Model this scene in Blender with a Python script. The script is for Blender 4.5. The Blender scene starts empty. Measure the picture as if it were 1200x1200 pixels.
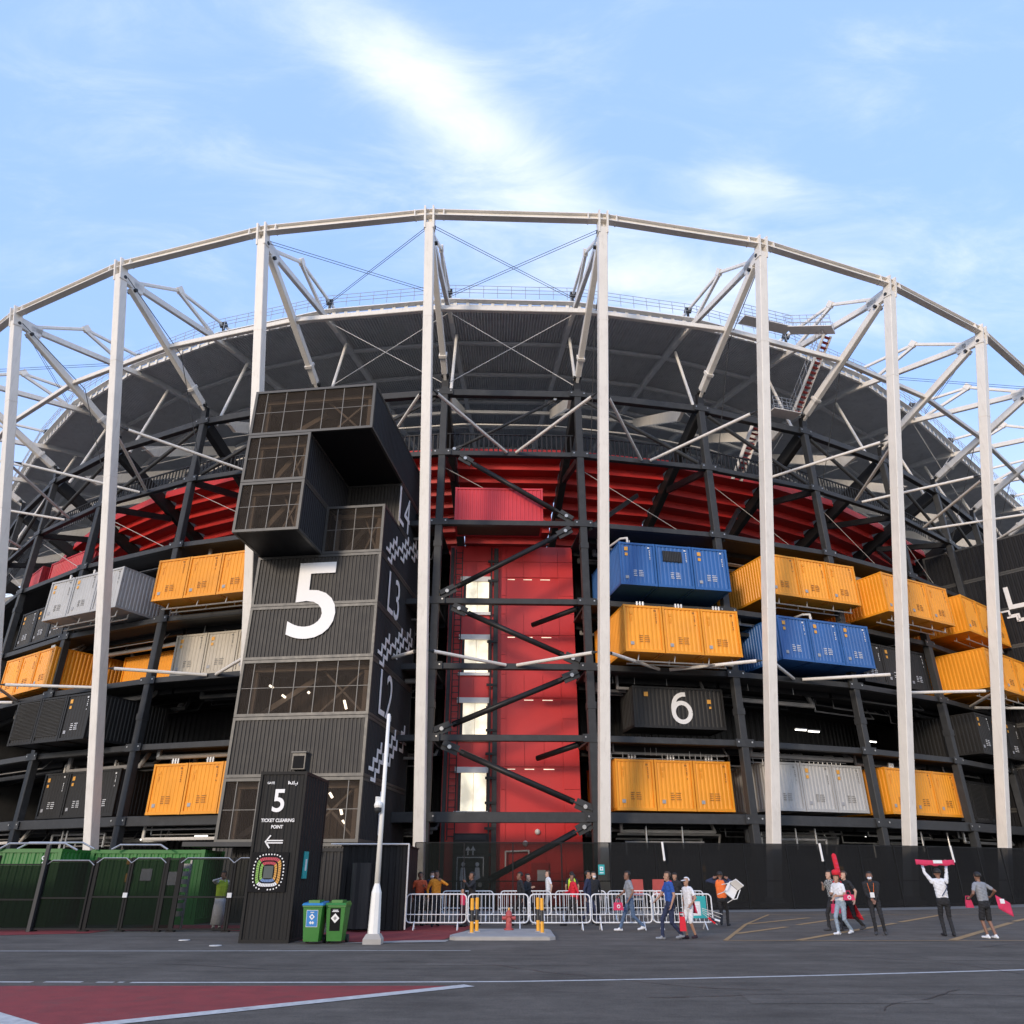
import bpy, bmesh, math, random
import numpy as np
from mathutils import Vector, Matrix, Quaternion

random.seed(7)
PI = math.pi
R = math.radians
S = bpy.context.scene
COL = S.collection

# ------------------------------------------------------------------ camera
cd = bpy.data.cameras.new('camera')
cam = bpy.data.objects.new('camera', cd)
COL.objects.link(cam)
cam.location = (0, 0, 1.65)
cam.rotation_euler = (R(90) + math.atan(425 / 882), 0, 0)
cd.sensor_width = 36
cd.sensor_fit = 'HORIZONTAL'
cd.lens = 882 / 1200 * 36
cd.clip_start = 0.1
cd.clip_end = 3000
S.camera = cam

# ------------------------------------------------------------------ sky, sun, exposure
SUN_AZ, SUN_EL = R(-27), R(13.5)
to_sun = Vector((math.sin(SUN_AZ) * math.cos(SUN_EL), -math.cos(SUN_AZ) * math.cos(SUN_EL), math.sin(SUN_EL)))
W = bpy.data.worlds.new('World')
S.world = W
W.use_nodes = True
wn, wl = W.node_tree.nodes, W.node_tree.links
wn.clear()


def N(nodes, kind, **kw):
    n = nodes.new(kind)
    for k, v in kw.items():
        if k.startswith('i_'):
            key = k[2:]
            key = int(key) if key.isdigit() else key.replace('_', ' ')
            n.inputs[key].default_value = v
        else:
            setattr(n, k, v)
    return n


sky = N(wn, 'ShaderNodeTexSky', sky_type='NISHITA', sun_disc=False, sun_elevation=SUN_EL,
        sun_rotation=math.atan2(to_sun.x, to_sun.y), air_density=1.0, dust_density=0.4, ozone_density=1.6)
tc = N(wn, 'ShaderNodeTexCoord')
sep = N(wn, 'ShaderNodeSeparateXYZ')
wl.new(tc.outputs['Generated'], sep.inputs[0])


def wmath(op, a, b=None, c=None):
    n = N(wn, 'ShaderNodeMath', operation=op)
    for i, v in enumerate((a, b, c)):
        if v is None:
            continue
        if isinstance(v, (int, float)):
            n.inputs[i].default_value = v
        else:
            wl.new(v, n.inputs[i])
    return n.outputs[0]


zc = wmath('ADD', wmath('MAXIMUM', sep.outputs['Z'], 0.0), 0.2)
cu = wmath('DIVIDE', sep.outputs['X'], zc)
cv = wmath('DIVIDE', sep.outputs['Y'], zc)
cmb = N(wn, 'ShaderNodeCombineXYZ')
wl.new(cu, cmb.inputs[0])
wl.new(cv, cmb.inputs[1])
mp = N(wn, 'ShaderNodeMapping')
mp.inputs['Rotation'].default_value = (0, 0, R(-40))
mp.inputs['Scale'].default_value = (2.2, 5.5, 1)
wl.new(cmb.outputs[0], mp.inputs[0])
nz = N(wn, 'ShaderNodeTexNoise', i_Scale=1.9, i_Detail=12.0, i_Roughness=0.64, i_Distortion=0.6)
wl.new(mp.outputs[0], nz.inputs['Vector'])
nz2 = N(wn, 'ShaderNodeTexNoise', i_Scale=2.6, i_Detail=4.0, i_Roughness=0.5)
wl.new(cmb.outputs[0], nz2.inputs['Vector'])


def blob(u0, v0, ang, a, b):
    """soft elliptical cloud bank at (u0, v0) of the cloud layer"""
    du = wmath('SUBTRACT', cu, u0)
    dv = wmath('SUBTRACT', cv, v0)
    ca, sa = math.cos(ang), math.sin(ang)
    p = wmath('ADD', wmath('MULTIPLY', du, ca / a), wmath('MULTIPLY', dv, sa / a))
    q = wmath('ADD', wmath('MULTIPLY', du, -sa / b), wmath('MULTIPLY', dv, ca / b))
    r2 = wmath('ADD', wmath('MULTIPLY', p, p), wmath('MULTIPLY', q, q))
    return wmath('POWER', 2.718, wmath('MULTIPLY', r2, -1.0))


banks = blob(-0.10, 0.555, R(41), 0.19, 0.055)
for args, wgt in (((0.02, 0.67, R(35), 0.12, 0.06), 0.35), ((0.30, 0.672, R(8), 0.09, 0.035), 0.75), ((0.27, 0.84, R(5), 0.2, 0.06), 0.75),
                  ((0.42, 0.57, R(50), 0.09, 0.05), 0.45), ((-0.2, 0.70, R(20), 0.24, 0.07), 0.3), ((-0.45, 0.52, R(30), 0.12, 0.1), 0.25),
                  ((0.6, 0.8, R(0), 0.3, 0.12), 0.35), ((0.12, 0.8, R(0), 0.3, 0.12), 0.3),
                  ((-1.4, 0.2, R(30), 0.5, 0.2), 0.6), ((1.3, -0.3, R(60), 0.6, 0.25), 0.6), ((-0.4, -0.7, R(10), 0.5, 0.2), 0.6), ((0.5, -1.4, R(10), 0.7, 0.3), 0.6)):
    banks = wmath('ADD', banks, wmath('MULTIPLY', blob(*args), wgt))
mixn = wmath('ADD', wmath('MULTIPLY', nz.outputs['Fac'], 0.72), wmath('MULTIPLY', nz2.outputs['Fac'], 0.28))
dens = wmath('ADD', wmath('MULTIPLY', banks, 0.66), wmath('SUBTRACT', wmath('MULTIPLY', mixn, 1.7), 0.76))
mr = N(wn, 'ShaderNodeMapRange', interpolation_type='SMOOTHSTEP')
mr.inputs['From Min'].default_value = 0.02
mr.inputs['From Max'].default_value = 1.15
mr.inputs['To Max'].default_value = 0.95
wl.new(dens, mr.inputs['Value'])
# a thin bright veil of humid air over the Nishita blue, then the cirrus
veil = N(wn, 'ShaderNodeMixRGB', blend_type='MIX')
veil.inputs[0].default_value = 0.62
veil.inputs[2].default_value = (2.75, 4.25, 8.1, 1)
wl.new(sky.outputs[0], veil.inputs[1])
hz = N(wn, 'ShaderNodeMapRange', interpolation_type='SMOOTHSTEP')
hz.inputs['From Min'].default_value = 0.0
hz.inputs['From Max'].default_value = 0.54
hz.inputs['To Min'].default_value = 0.85
hz.inputs['To Max'].default_value = 0.0
wl.new(sep.outputs['Z'], hz.inputs['Value'])
haze = N(wn, 'ShaderNodeMixRGB', blend_type='MIX')
haze.inputs[2].default_value = (7.4, 7.2, 6.8, 1)
wl.new(hz.outputs[0], haze.inputs[0])
wl.new(veil.outputs[0], haze.inputs[1])
mxc = N(wn, 'ShaderNodeMixRGB', blend_type='MIX')
mxc.inputs[2].default_value = (5.3, 5.6, 6.0, 1)
wl.new(mr.outputs[0], mxc.inputs[0])
wl.new(haze.outputs[0], mxc.inputs[1])
bg = N(wn, 'ShaderNodeBackground')
bg.inputs['Strength'].default_value = 0.15
wl.new(mxc.outputs[0], bg.inputs['Color'])
wo = N(wn, 'ShaderNodeOutputWorld')
wl.new(bg.outputs[0], wo.inputs[0])

sd = bpy.data.lights.new('sun', 'SUN')
sd.energy = 1.5
sd.color = (1.0, 0.84, 0.67)
sd.angle = R(9.0)
sun = bpy.data.objects.new('sun', sd)
COL.objects.link(sun)
sun.rotation_euler = (-to_sun).to_track_quat('-Z', 'Y').to_euler()
sun.location = to_sun * 200

S.view_settings.view_transform = 'Standard'
S.view_settings.look = 'None'
S.view_settings.gamma = 1.0
S.view_settings.exposure = 0.52
S.view_settings.use_curve_mapping = False
S.render.engine = 'CYCLES'
S.cycles.max_bounces = 6
S.cycles.transparent_max_bounces = 12

# ------------------------------------------------------------------ materials
MATS = {}


def material(name, col, rough=0.5, metal=0.0, var=0.12, scale=3.0, bump=0.0, bscale=30.0, dirt=0.0, dirtcol=(0.12, 0.10, 0.08), streak=False, spec=0.5, rust=0.0):
    if name in MATS:
        return MATS[name]
    m = bpy.data.materials.new(name)
    m.use_nodes = True
    n, l = m.node_tree.nodes, m.node_tree.links
    b = n['Principled BSDF']
    b.inputs['Roughness'].default_value = rough
    b.inputs['Metallic'].default_value = metal
    b.inputs['Specular IOR Level'].default_value = spec
    t = N(n, 'ShaderNodeTexCoord')
    g = N(n, 'ShaderNodeNewGeometry')
    no = N(n, 'ShaderNodeTexNoise', i_Scale=scale, i_Detail=6.0, i_Roughness=0.62)
    l.new(g.outputs['Position'], no.inputs['Vector'])
    ra = N(n, 'ShaderNodeMapRange')
    ra.inputs['From Min'].default_value = 0.25
    ra.inputs['From Max'].default_value = 0.75
    ra.inputs['To Min'].default_value = 1 - var
    ra.inputs['To Max'].default_value = 1 + var
    l.new(no.outputs['Fac'], ra.inputs['Value'])
    mul = N(n, 'ShaderNodeMixRGB', blend_type='MULTIPLY')
    mul.inputs[0].default_value = 1
    mul.inputs[1].default_value = (*col, 1)
    l.new(ra.outputs[0], mul.inputs[2])
    out = mul.outputs[0]
    if dirt > 0:
        mpp = N(n, 'ShaderNodeMapping')
        if streak:
            mpp.inputs['Scale'].default_value = (4.0, 4.0, 0.35)
        l.new(g.outputs['Position'], mpp.inputs[0])
        nd = N(n, 'ShaderNodeTexNoise', i_Scale=1.6, i_Detail=8.0, i_Roughness=0.7)
        l.new(mpp.outputs[0], nd.inputs['Vector'])
        rd = N(n, 'ShaderNodeMapRange')
        rd.inputs['From Min'].default_value = 0.52
        rd.inputs['From Max'].default_value = 0.78
        rd.inputs['To Max'].default_value = dirt
        l.new(nd.outputs['Fac'], rd.inputs['Value'])
        md = N(n, 'ShaderNodeMixRGB', blend_type='MIX')
        md.inputs[2].default_value = (*dirtcol, 1)
        l.new(rd.outputs[0], md.inputs[0])
        l.new(out, md.inputs[1])
        out = md.outputs[0]
    if rust > 0:
        nr = N(n, 'ShaderNodeTexNoise', i_Scale=5.5, i_Detail=9.0, i_Roughness=0.72)
        l.new(g.outputs['Position'], nr.inputs['Vector'])
        r3 = N(n, 'ShaderNodeMapRange')
        r3.inputs['From Min'].default_value = 0.64
        r3.inputs['From Max'].default_value = 0.74
        r3.inputs['To Max'].default_value = rust
        l.new(nr.outputs['Fac'], r3.inputs['Value'])
        m3 = N(n, 'ShaderNodeMixRGB', blend_type='MIX')
        m3.inputs[2].default_value = (0.11, 0.055, 0.03, 1)
        l.new(r3.outputs[0], m3.inputs[0])
        l.new(out, m3.inputs[1])
        out = m3.outputs[0]
    l.new(out, b.inputs['Base Color'])
    rr = N(n, 'ShaderNodeMapRange')
    rr.inputs['To Min'].default_value = max(0.05, rough - 0.12)
    rr.inputs['To Max'].default_value = min(1, rough + 0.12)
    l.new(no.outputs['Fac'], rr.inputs['Value'])
    l.new(rr.outputs[0], b.inputs['Roughness'])
    if bump > 0:
        nb = N(n, 'ShaderNodeTexNoise', i_Scale=bscale, i_Detail=4.0)
        l.new(g.outputs['Position'], nb.inputs['Vector'])
        bp = N(n, 'ShaderNodeBump')
        bp.inputs['Strength'].default_value = bump
        bp.inputs['Distance'].default_value = 0.02
        l.new(nb.outputs['Fac'], bp.inputs['Height'])
        l.new(bp.outputs[0], b.inputs['Normal'])
    MATS[name] = m
    return m


def emitter(name, col, strength):
    m = bpy.data.materials.new(name)
    m.use_nodes = True
    b = m.node_tree.nodes['Principled BSDF']
    b.inputs['Base Color'].default_value = (*col, 1)
    b.inputs['Emission Color'].default_value = (*col, 1)
    b.inputs['Emission Strength'].default_value = strength
    MATS[name] = m
    return m


def glassy(name, tint, gloss, dust, dustcol, open_=1.0):
    """see-through sheet: tinted transparency + dusty diffuse + reflection"""
    m = bpy.data.materials.new(name)
    m.use_nodes = True
    n, l = m.node_tree.nodes, m.node_tree.links
    n.clear()
    tr = N(n, 'ShaderNodeBsdfTransparent')
    tr.inputs[0].default_value = (*tint, 1)
    df = N(n, 'ShaderNodeBsdfDiffuse')
    df.inputs[0].default_value = (*dustcol, 1)
    gl = N(n, 'ShaderNodeBsdfGlossy')
    gl.inputs['Roughness'].default_value = 0.08
    fr = N(n, 'ShaderNodeFresnel')
    fr.inputs[0].default_value = 1.45
    m1 = N(n, 'ShaderNodeMixShader')
    m2 = N(n, 'ShaderNodeMixShader')
    if isinstance(dust, tuple):
        g = N(n, 'ShaderNodeNewGeometry')
        no = N(n, 'ShaderNodeTexNoise', i_Scale=2.5, i_Detail=5.0)
        l.new(g.outputs['Position'], no.inputs['Vector'])
        ra = N(n, 'ShaderNodeMapRange')
        ra.inputs['From Min'].default_value = 0.3
        ra.inputs['From Max'].default_value = 0.7
        ra.inputs['To Min'].default_value, ra.inputs['To Max'].default_value = dust
        l.new(no.outputs['Fac'], ra.inputs['Value'])
        l.new(ra.outputs[0], m1.inputs[0])
    else:
        m1.inputs[0].default_value = dust
    l.new(tr.outputs[0], m1.inputs[1])
    l.new(df.outputs[0], m1.inputs[2])
    if gloss:
        mu = N(n, 'ShaderNodeMath', operation='MULTIPLY')
        l.new(fr.outputs[0], mu.inputs[0])
        mu.inputs[1].default_value = gloss
        l.new(mu.outputs[0], m2.inputs[0])
    else:
        m2.inputs[0].default_value = 0
    l.new(m1.outputs[0], m2.inputs[1])
    l.new(gl.outputs[0], m2.inputs[2])
    o = N(n, 'ShaderNodeOutputMaterial')
    l.new(m2.outputs[0], o.inputs[0])
    MATS[name] = m
    return m


M = material
M('white_steel', (0.80, 0.75, 0.675), 0.45, var=0.07, scale=0.8, rust=0.12, dirt=0.42, dirtcol=(0.42, 0.36, 0.29), streak=True)
M('dark_steel', (0.042, 0.043, 0.044), 0.5, spec=0.25, var=0.2, scale=2.0, dirt=0.25, dirtcol=(0.12, 0.12, 0.12))
M('black_steel', (0.020, 0.020, 0.021), 0.42, spec=0.25, var=0.2, scale=2.0)
M('bolt_steel', (0.45, 0.44, 0.42), 0.35, metal=0.7)
M('tier_grey', (0.22, 0.22, 0.22), 0.8)
M('roof_sheet', (0.62, 0.63, 0.63), 0.6, var=0.1, scale=1.0, dirt=0.3, dirtcol=(0.12, 0.115, 0.11))
M('roof_purlin', (0.58, 0.58, 0.57), 0.6)
M('gutter_white', (0.80, 0.78, 0.74), 0.45, var=0.05)
M('seat_red', (0.55, 0.020, 0.014), 0.5, var=0.12, scale=2.0)
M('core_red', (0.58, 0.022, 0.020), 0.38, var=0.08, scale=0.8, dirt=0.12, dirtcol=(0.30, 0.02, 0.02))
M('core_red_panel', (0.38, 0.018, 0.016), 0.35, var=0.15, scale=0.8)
M('joint_dark', (0.10, 0.012, 0.012), 0.7)
M('slab_dark', (0.040, 0.038, 0.036), 0.8, var=0.3, scale=1.5)
M('back_dark', (0.030, 0.029, 0.028), 0.6, var=0.3)
M('tower_black', (0.046, 0.042, 0.038), 0.5, spec=0.25, var=0.1, scale=1.4, dirt=0.18, dirtcol=(0.10, 0.09, 0.08), streak=True)
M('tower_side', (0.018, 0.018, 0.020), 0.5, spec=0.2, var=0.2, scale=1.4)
M('tower_frame', (0.058, 0.055, 0.050), 0.42, var=0.1)
M('tower_inner', (0.31, 0.285, 0.26), 0.7, var=0.1)
M('tower_back', (0.075, 0.062, 0.053), 0.7, var=0.2)
M('sign_white', (0.82, 0.80, 0.77), 0.5, var=0.03)
M('print_grey', (0.82, 0.82, 0.83), 0.5, var=0.05)
M('pipe_white', (0.70, 0.66, 0.60), 0.4, var=0.08)
M('pipe_silver', (0.50, 0.49, 0.47), 0.35, metal=0.6)
CONT = {'orange': (0.88, 0.345, 0.022), 'blue': (0.030, 0.125, 0.36), 'grey': (0.46, 0.455, 0.44), 'cream': (0.56, 0.50, 0.40),
        'black': (0.030, 0.029, 0.028), 'red': (0.50, 0.022, 0.030), 'green': (0.020, 0.165, 0.024), 'bright_red': (0.62, 0.045, 0.06)}
for k, c in CONT.items():
    M('cont_' + k, c, 0.45, spec=0.2 if k == 'black' else 0.4, var=0.13, scale=0.42, rust=0.5 if k != 'black' else 0.25, dirt=0.3 if k in ('grey', 'cream') else 0.10,
      dirtcol=tuple(v * 0.45 + 0.02 for v in c), streak=True)
    M('frame_' + k, tuple(v * 0.93 for v in c), 0.45, spec=0.2 if k == 'black' else 0.4, var=0.13, scale=0.42, rust=0.7, dirt=0.15, dirtcol=tuple(v * 0.5 + 0.01 for v in c))
M('underside', (0.07, 0.05, 0.035), 0.8, var=0.3)
M('label_orange', (0.75, 0.36, 0.05), 0.5)
M('print_white', (0.72, 0.72, 0.72), 0.5)
M('print_dark', (0.34, 0.135, 0.025), 0.6)
M('print_mid', (0.24, 0.23, 0.21), 0.6)
M('sticker_grey', (0.35, 0.35, 0.36), 0.5)


def asphalt(name, c):
    m = bpy.data.materials.new(name)
    m.use_nodes = True
    n, l = m.node_tree.nodes, m.node_tree.links
    b = n['Principled BSDF']
    b.inputs['Roughness'].default_value = 0.92
    b.inputs['Specular IOR Level'].default_value = 0.15
    g = N(n, 'ShaderNodeNewGeometry')
    val = None
    for sc, stretch, lo, hi, det in ((70.0, 1, 0.62, 1.38, 2.0), (0.55, 1, 0.78, 1.22, 6.0), (0.35, 5, 0.80, 1.22, 7.0), (3.0, 2, 0.88, 1.12, 5.0)):
        mpn = N(n, 'ShaderNodeMapping')
        mpn.inputs['Scale'].default_value = (1, stretch, 1)
        mpn.inputs['Rotation'].default_value = (0, 0, R(4 + stretch))
        l.new(g.outputs['Position'], mpn.inputs[0])
        no = N(n, 'ShaderNodeTexNoise', i_Scale=sc, i_Detail=det, i_Roughness=0.65)
        l.new(mpn.outputs[0], no.inputs['Vector'])
        ra = N(n, 'ShaderNodeMapRange')
        ra.inputs['From Min'].default_value = 0.3
        ra.inputs['From Max'].default_value = 0.7
        ra.inputs['To Min'].default_value = lo
        ra.inputs['To Max'].default_value = hi
        l.new(no.outputs['Fac'], ra.inputs['Value'])
        if val is None:
            val = ra.outputs[0]
            fine = no.outputs['Fac']
        else:
            mu = N(n, 'ShaderNodeMath', operation='MULTIPLY')
            l.new(val, mu.inputs[0])
            l.new(ra.outputs[0], mu.inputs[1])
            val = mu.outputs[0]
    # pale scuffs
    no = N(n, 'ShaderNodeTexNoise', i_Scale=1.3, i_Detail=9.0, i_Roughness=0.75)
    l.new(g.outputs['Position'], no.inputs['Vector'])
    ra = N(n, 'ShaderNodeMapRange')
    ra.inputs['From Min'].default_value = 0.60
    ra.inputs['From Max'].default_value = 0.80
    ra.inputs['To Max'].default_value = 0.55
    l.new(no.outputs['Fac'], ra.inputs['Value'])
    mu = N(n, 'ShaderNodeMixRGB', blend_type='MULTIPLY')
    mu.inputs[0].default_value = 1
    mu.inputs[1].default_value = (*c, 1)
    l.new(val, mu.inputs[2])
    mx = N(n, 'ShaderNodeMixRGB', blend_type='MIX')
    mx.inputs[2].default_value = (c[0] * 2.1, c[1] * 2.1, c[2] * 2.0, 1)
    l.new(ra.outputs[0], mx.inputs[0])
    l.new(mu.outputs[0], mx.inputs[1])
    l.new(mx.outputs[0], b.inputs['Base Color'])
    bp = N(n, 'ShaderNodeBump')
    bp.inputs['Strength'].default_value = 0.6
    bp.inputs['Distance'].default_value = 0.012
    l.new(fine, bp.inputs['Height'])
    l.new(bp.outputs[0], b.inputs['Normal'])
    MATS[name] = m


asphalt('asphalt', (0.140, 0.118, 0.094))
asphalt('asphalt_dark', (0.121, 0.102, 0.081))
M('apron', (0.17, 0.165, 0.155), 0.9, var=0.2, scale=0.7, bump=0.3)
M('red_paving', (0.26, 0.030, 0.028), 0.85, var=0.25, scale=2.2, bump=0.3, dirt=0.7, dirtcol=(0.12, 0.05, 0.042))
M('paint_white', (0.56, 0.53, 0.48), 0.7, var=0.25, scale=9, dirt=0.75, dirtcol=(0.20, 0.19, 0.18))
M('paint_yellow', (0.40, 0.24, 0.10), 0.8, var=0.25, scale=4, dirt=0.6, dirtcol=(0.10, 0.09, 0.08))
M('concrete', (0.37, 0.345, 0.31), 0.85, var=0.15, scale=2, bump=0.25, dirt=0.3, dirtcol=(0.2, 0.19, 0.18))
M('galvanised', (0.42, 0.42, 0.42), 0.4, metal=0.5)
M('barrier_white', (0.78, 0.77, 0.76), 0.4, var=0.05)
M('hydrant_red', (0.42, 0.075, 0.065), 0.5, var=0.15, scale=6)
M('bollard_yellow', (0.80, 0.36, 0.02), 0.45)
M('bollard_black', (0.02, 0.02, 0.02), 0.45)
M('bin_green', (0.030, 0.17, 0.022), 0.42, var=0.08)
M('bin_blue', (0.03, 0.20, 0.42), 0.4)
M('poster_blue', (0.03, 0.20, 0.50), 0.5)
M('poster_black', (0.008, 0.008, 0.009), 0.6, spec=0.1)
M('mullion', (0.15, 0.14, 0.125), 0.5)
M('kiosk_black', (0.016, 0.0155, 0.015), 0.55, spec=0.15, var=0.15, dirt=0.2, dirtcol=(0.03, 0.028, 0.026), streak=True)
M('fence_black', (0.014, 0.014, 0.014), 0.6, spec=0.15)
M('teal', (0.02, 0.34, 0.34), 0.5)
M('paper', (0.66, 0.66, 0.66), 0.7)
M('rubber', (0.02, 0.02, 0.02), 0.7)
M('lamp_white', (0.84, 0.81, 0.74), 0.4, var=0.04)
M('plastic_grey', (0.28, 0.27, 0.26), 0.5)
M('map_red', (0.45, 0.02, 0.05), 0.5)
M('map_green', (0.18, 0.38, 0.05), 0.5)
M('map_orange', (0.60, 0.28, 0.03), 0.5)
M('map_blue', (0.10, 0.20, 0.42), 0.5)
M('map_field', (0.03, 0.05, 0.05), 0.5)
emitter('tube_light', (1.0, 0.95, 0.85), 3.0)
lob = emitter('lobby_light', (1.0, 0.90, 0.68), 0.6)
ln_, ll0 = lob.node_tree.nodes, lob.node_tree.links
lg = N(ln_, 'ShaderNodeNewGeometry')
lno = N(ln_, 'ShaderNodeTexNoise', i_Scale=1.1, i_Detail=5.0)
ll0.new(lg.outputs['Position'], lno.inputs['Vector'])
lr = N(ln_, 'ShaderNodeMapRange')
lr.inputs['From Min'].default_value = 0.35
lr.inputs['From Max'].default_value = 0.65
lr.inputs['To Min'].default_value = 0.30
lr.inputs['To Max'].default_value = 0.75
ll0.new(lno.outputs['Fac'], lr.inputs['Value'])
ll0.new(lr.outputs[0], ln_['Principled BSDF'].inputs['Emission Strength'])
glassy('tower_glass', (0.78, 0.73, 0.68), 0.0, (0.12, 0.17), (0.16, 0.135, 0.115))
glassy('mesh_fabric', (1, 1, 1), 0, 0.74, (0.022, 0.022, 0.022))
glassy('mesh_fabric_light', (1, 1, 1), 0, 0.50, (0.016, 0.018, 0.016))
glassy('mesh_fabric_open', (1, 1, 1), 0, 0.32, (0.016, 0.018, 0.016))
glassy('mesh_fabric_gate', (1, 1, 1), 0, 0.68, (0.012, 0.014, 0.012))

# ------------------------------------------------------------------ mesh helpers


class MB:
    """collects boxes, beams, tubes and sheets; build() links them as one mesh object"""

    def __init__(self):
        self.v, self.f, self.m = [], [], []

    def add(self, verts, faces, mi=0):
        o = len(self.v)
        self.v += [tuple(p) for p in verts]
        self.f += [tuple(i + o for i in q) for q in faces]
        self.m += [mi] * len(faces)
        return self

    def box(self, x0, x1, y0, y1, z0, z1, mi=0):
        v = [(x0, y0, z0), (x1, y0, z0), (x1, y1, z0), (x0, y1, z0), (x0, y0, z1), (x1, y0, z1), (x1, y1, z1), (x0, y1, z1)]
        return self.add(v, [(0, 3, 2, 1), (4, 5, 6, 7), (0, 1, 5, 4), (1, 2, 6, 5), (2, 3, 7, 6), (3, 0, 4, 7)], mi)

    def sweep(self, p, q, prof, up=(0, 0, 1), prof2=None, mi=0):
        """profile [(side, up)...] swept from p to q"""
        p, q = Vector(p), Vector(q)
        d = (q - p).normalized()
        u = Vector(up)
        s = d.cross(u)
        if s.length < 1e-4:
            s = d.cross(Vector((0, 1, 0)))
        s.normalize()
        u = s.cross(d)
        n = len(prof)
        prof2 = prof2 or prof
        v = [p + s * a + u * b for a, b in prof] + [q + s * a + u * b for a, b in prof2]
        f = [(i, (i + 1) % n, n + (i + 1) % n, n + i) for i in range(n)]
        f += [tuple(range(n - 1, -1, -1)), tuple(range(n, 2 * n))]
        return self.add(v, f, mi)

    def beam(self, p, q, w, h, up=(0, 0, 1), ch=0.0, mi=0):
        a, b = w / 2, h / 2
        if ch > 0:
            prof = [(-a + ch, -b), (a - ch, -b), (a, -b + ch), (a, b - ch), (a - ch, b), (-a + ch, b), (-a, b - ch), (-a, -b + ch)]
        else:
            prof = [(-a, -b), (a, -b), (a, b), (-a, b)]
        return self.sweep(p, q, prof, up, mi=mi)

    def ibeam(self, p, q, w, h, t=0.05, up=(0, 0, 1)):
        a, b = w / 2, h / 2
        k = t / 2
        self.sweep(p, q, [(-a, b - t), (a, b - t), (a, b), (-a, b)], up)
        self.sweep(p, q, [(-a, -b), (a, -b), (a, -b + t), (-a, -b + t)], up)
        return self.sweep(p, q, [(-k, -b + t), (k, -b + t), (k, b - t), (-k, b - t)], up)

    def tube(self, p, q, r, n=8, r2=None, mi=0):
        r2 = r if r2 is None else r2
        c = [(math.cos(2 * PI * i / n), math.sin(2 * PI * i / n)) for i in range(n)]
        d = Vector(q) - Vector(p)
        up = (0, 0, 1) if abs(d.normalized().z) < 0.95 else (0, 1, 0)
        return self.sweep(p, q, [(a * r, b * r) for a, b in c], up, [(a * r2, b * r2) for a, b in c], mi)

    def path(self, pts, r, n=6):
        for a, b in zip(pts[:-1], pts[1:]):
            self.tube(a, b, r, n)
        for a in pts[1:-1]:
            self.ball(a, r * 1.02, 6, 4)
        return self

    def ball(self, c, r, n=10, m=6, sc=(1, 1, 1), mi=0):
        v, f = [], []
        for j in range(m + 1):
            t = PI * j / m
            for i in range(n):
                a = 2 * PI * i / n
                v.append((c[0] + r * sc[0] * math.sin(t) * math.cos(a), c[1] + r * sc[1] * math.sin(t) * math.sin(a), c[2] + r * sc[2] * math.cos(t)))
        for j in range(m):
            for i in range(n):
                f.append((j * n + i, j * n + (i + 1) % n, (j + 1) * n + (i + 1) % n, (j + 1) * n + i))
        return self.add(v, f, mi)

    def lathe(self, prof, n=16, c=(0, 0, 0), mi=0):
        v, f = [], []
        for r, z in prof:
            for i in range(n):
                a = 2 * PI * i / n
                v.append((c[0] + r * math.cos(a), c[1] + r * math.sin(a), c[2] + z))
        for j in range(len(prof) - 1):
            for i in range(n):
                f.append((j * n + i, j * n + (i + 1) % n, (j + 1) * n + (i + 1) % n, (j + 1) * n + i))
        f.append(tuple(range(n - 1, -1, -1)))
        f.append(tuple(range((len(prof) - 1) * n, len(prof) * n)))
        return self.add(v, f, mi)

    def prism(self, poly, y0, y1, mi=0):
        """polygon [(x, z)] extruded along y"""
        n = len(poly)
        v = [(x, y0, z) for x, z in poly] + [(x, y1, z) for x, z in poly]
        f = [(i, (i + 1) % n, n + (i + 1) % n, n + i) for i in range(n)] + [tuple(range(n - 1, -1, -1)), tuple(range(n, 2 * n))]
        return self.add(v, f, mi)

    def corr(self, x0, x1, z0, z1, y, depth, pitch, thick=0.0, mi=0):
        """vertical trapezoid corrugation in the plane y, ribs proud towards -y"""
        n = max(2, round((x1 - x0) / pitch))
        w = (x1 - x0) / n
        xs, ys = [], []
        for i in range(n):
            b = x0 + i * w
            for fr, dy in ((0.0, 0), (0.30, 0), (0.45, -depth), (0.85, -depth)):
                xs.append(b + fr * w)
                ys.append(y + dy)
        xs.append(x1)
        ys.append(y)
        k = len(xs)
        v = [(a, b, z0) for a, b in zip(xs, ys)] + [(a, b, z1) for a, b in zip(xs, ys)]
        return self.add(v, [(i, i + 1, k + i + 1, k + i) for i in range(k - 1)], mi)

    def quad(self, a, b, c, d, mi=0):
        return self.add([a, b, c, d], [(0, 1, 2, 3)], mi)

    def xf(self, mat, start=0):
        self.v[start:] = [tuple(mat @ Vector(p)) for p in self.v[start:]]
        return self

    def mesh(self, name, mats):
        me = bpy.data.meshes.new(name)
        me.from_pydata(self.v, [], self.f)
        for m in (mats if isinstance(mats, (list, tuple)) else [mats]):
            me.materials.append(MATS[m])
        if any(self.m):
            me.polygons.foreach_set('material_index', self.m)
        me.update()
        return me


def link(name, data, parent=None, loc=None, rz=None):
    o = bpy.data.objects.new(name, data)
    COL.objects.link(o)
    if parent is not None:
        o.parent = parent
    if loc is not None:
        o.location = loc
    if rz is not None:
        o.rotation_euler = (0, 0, rz)
    return o


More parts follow.
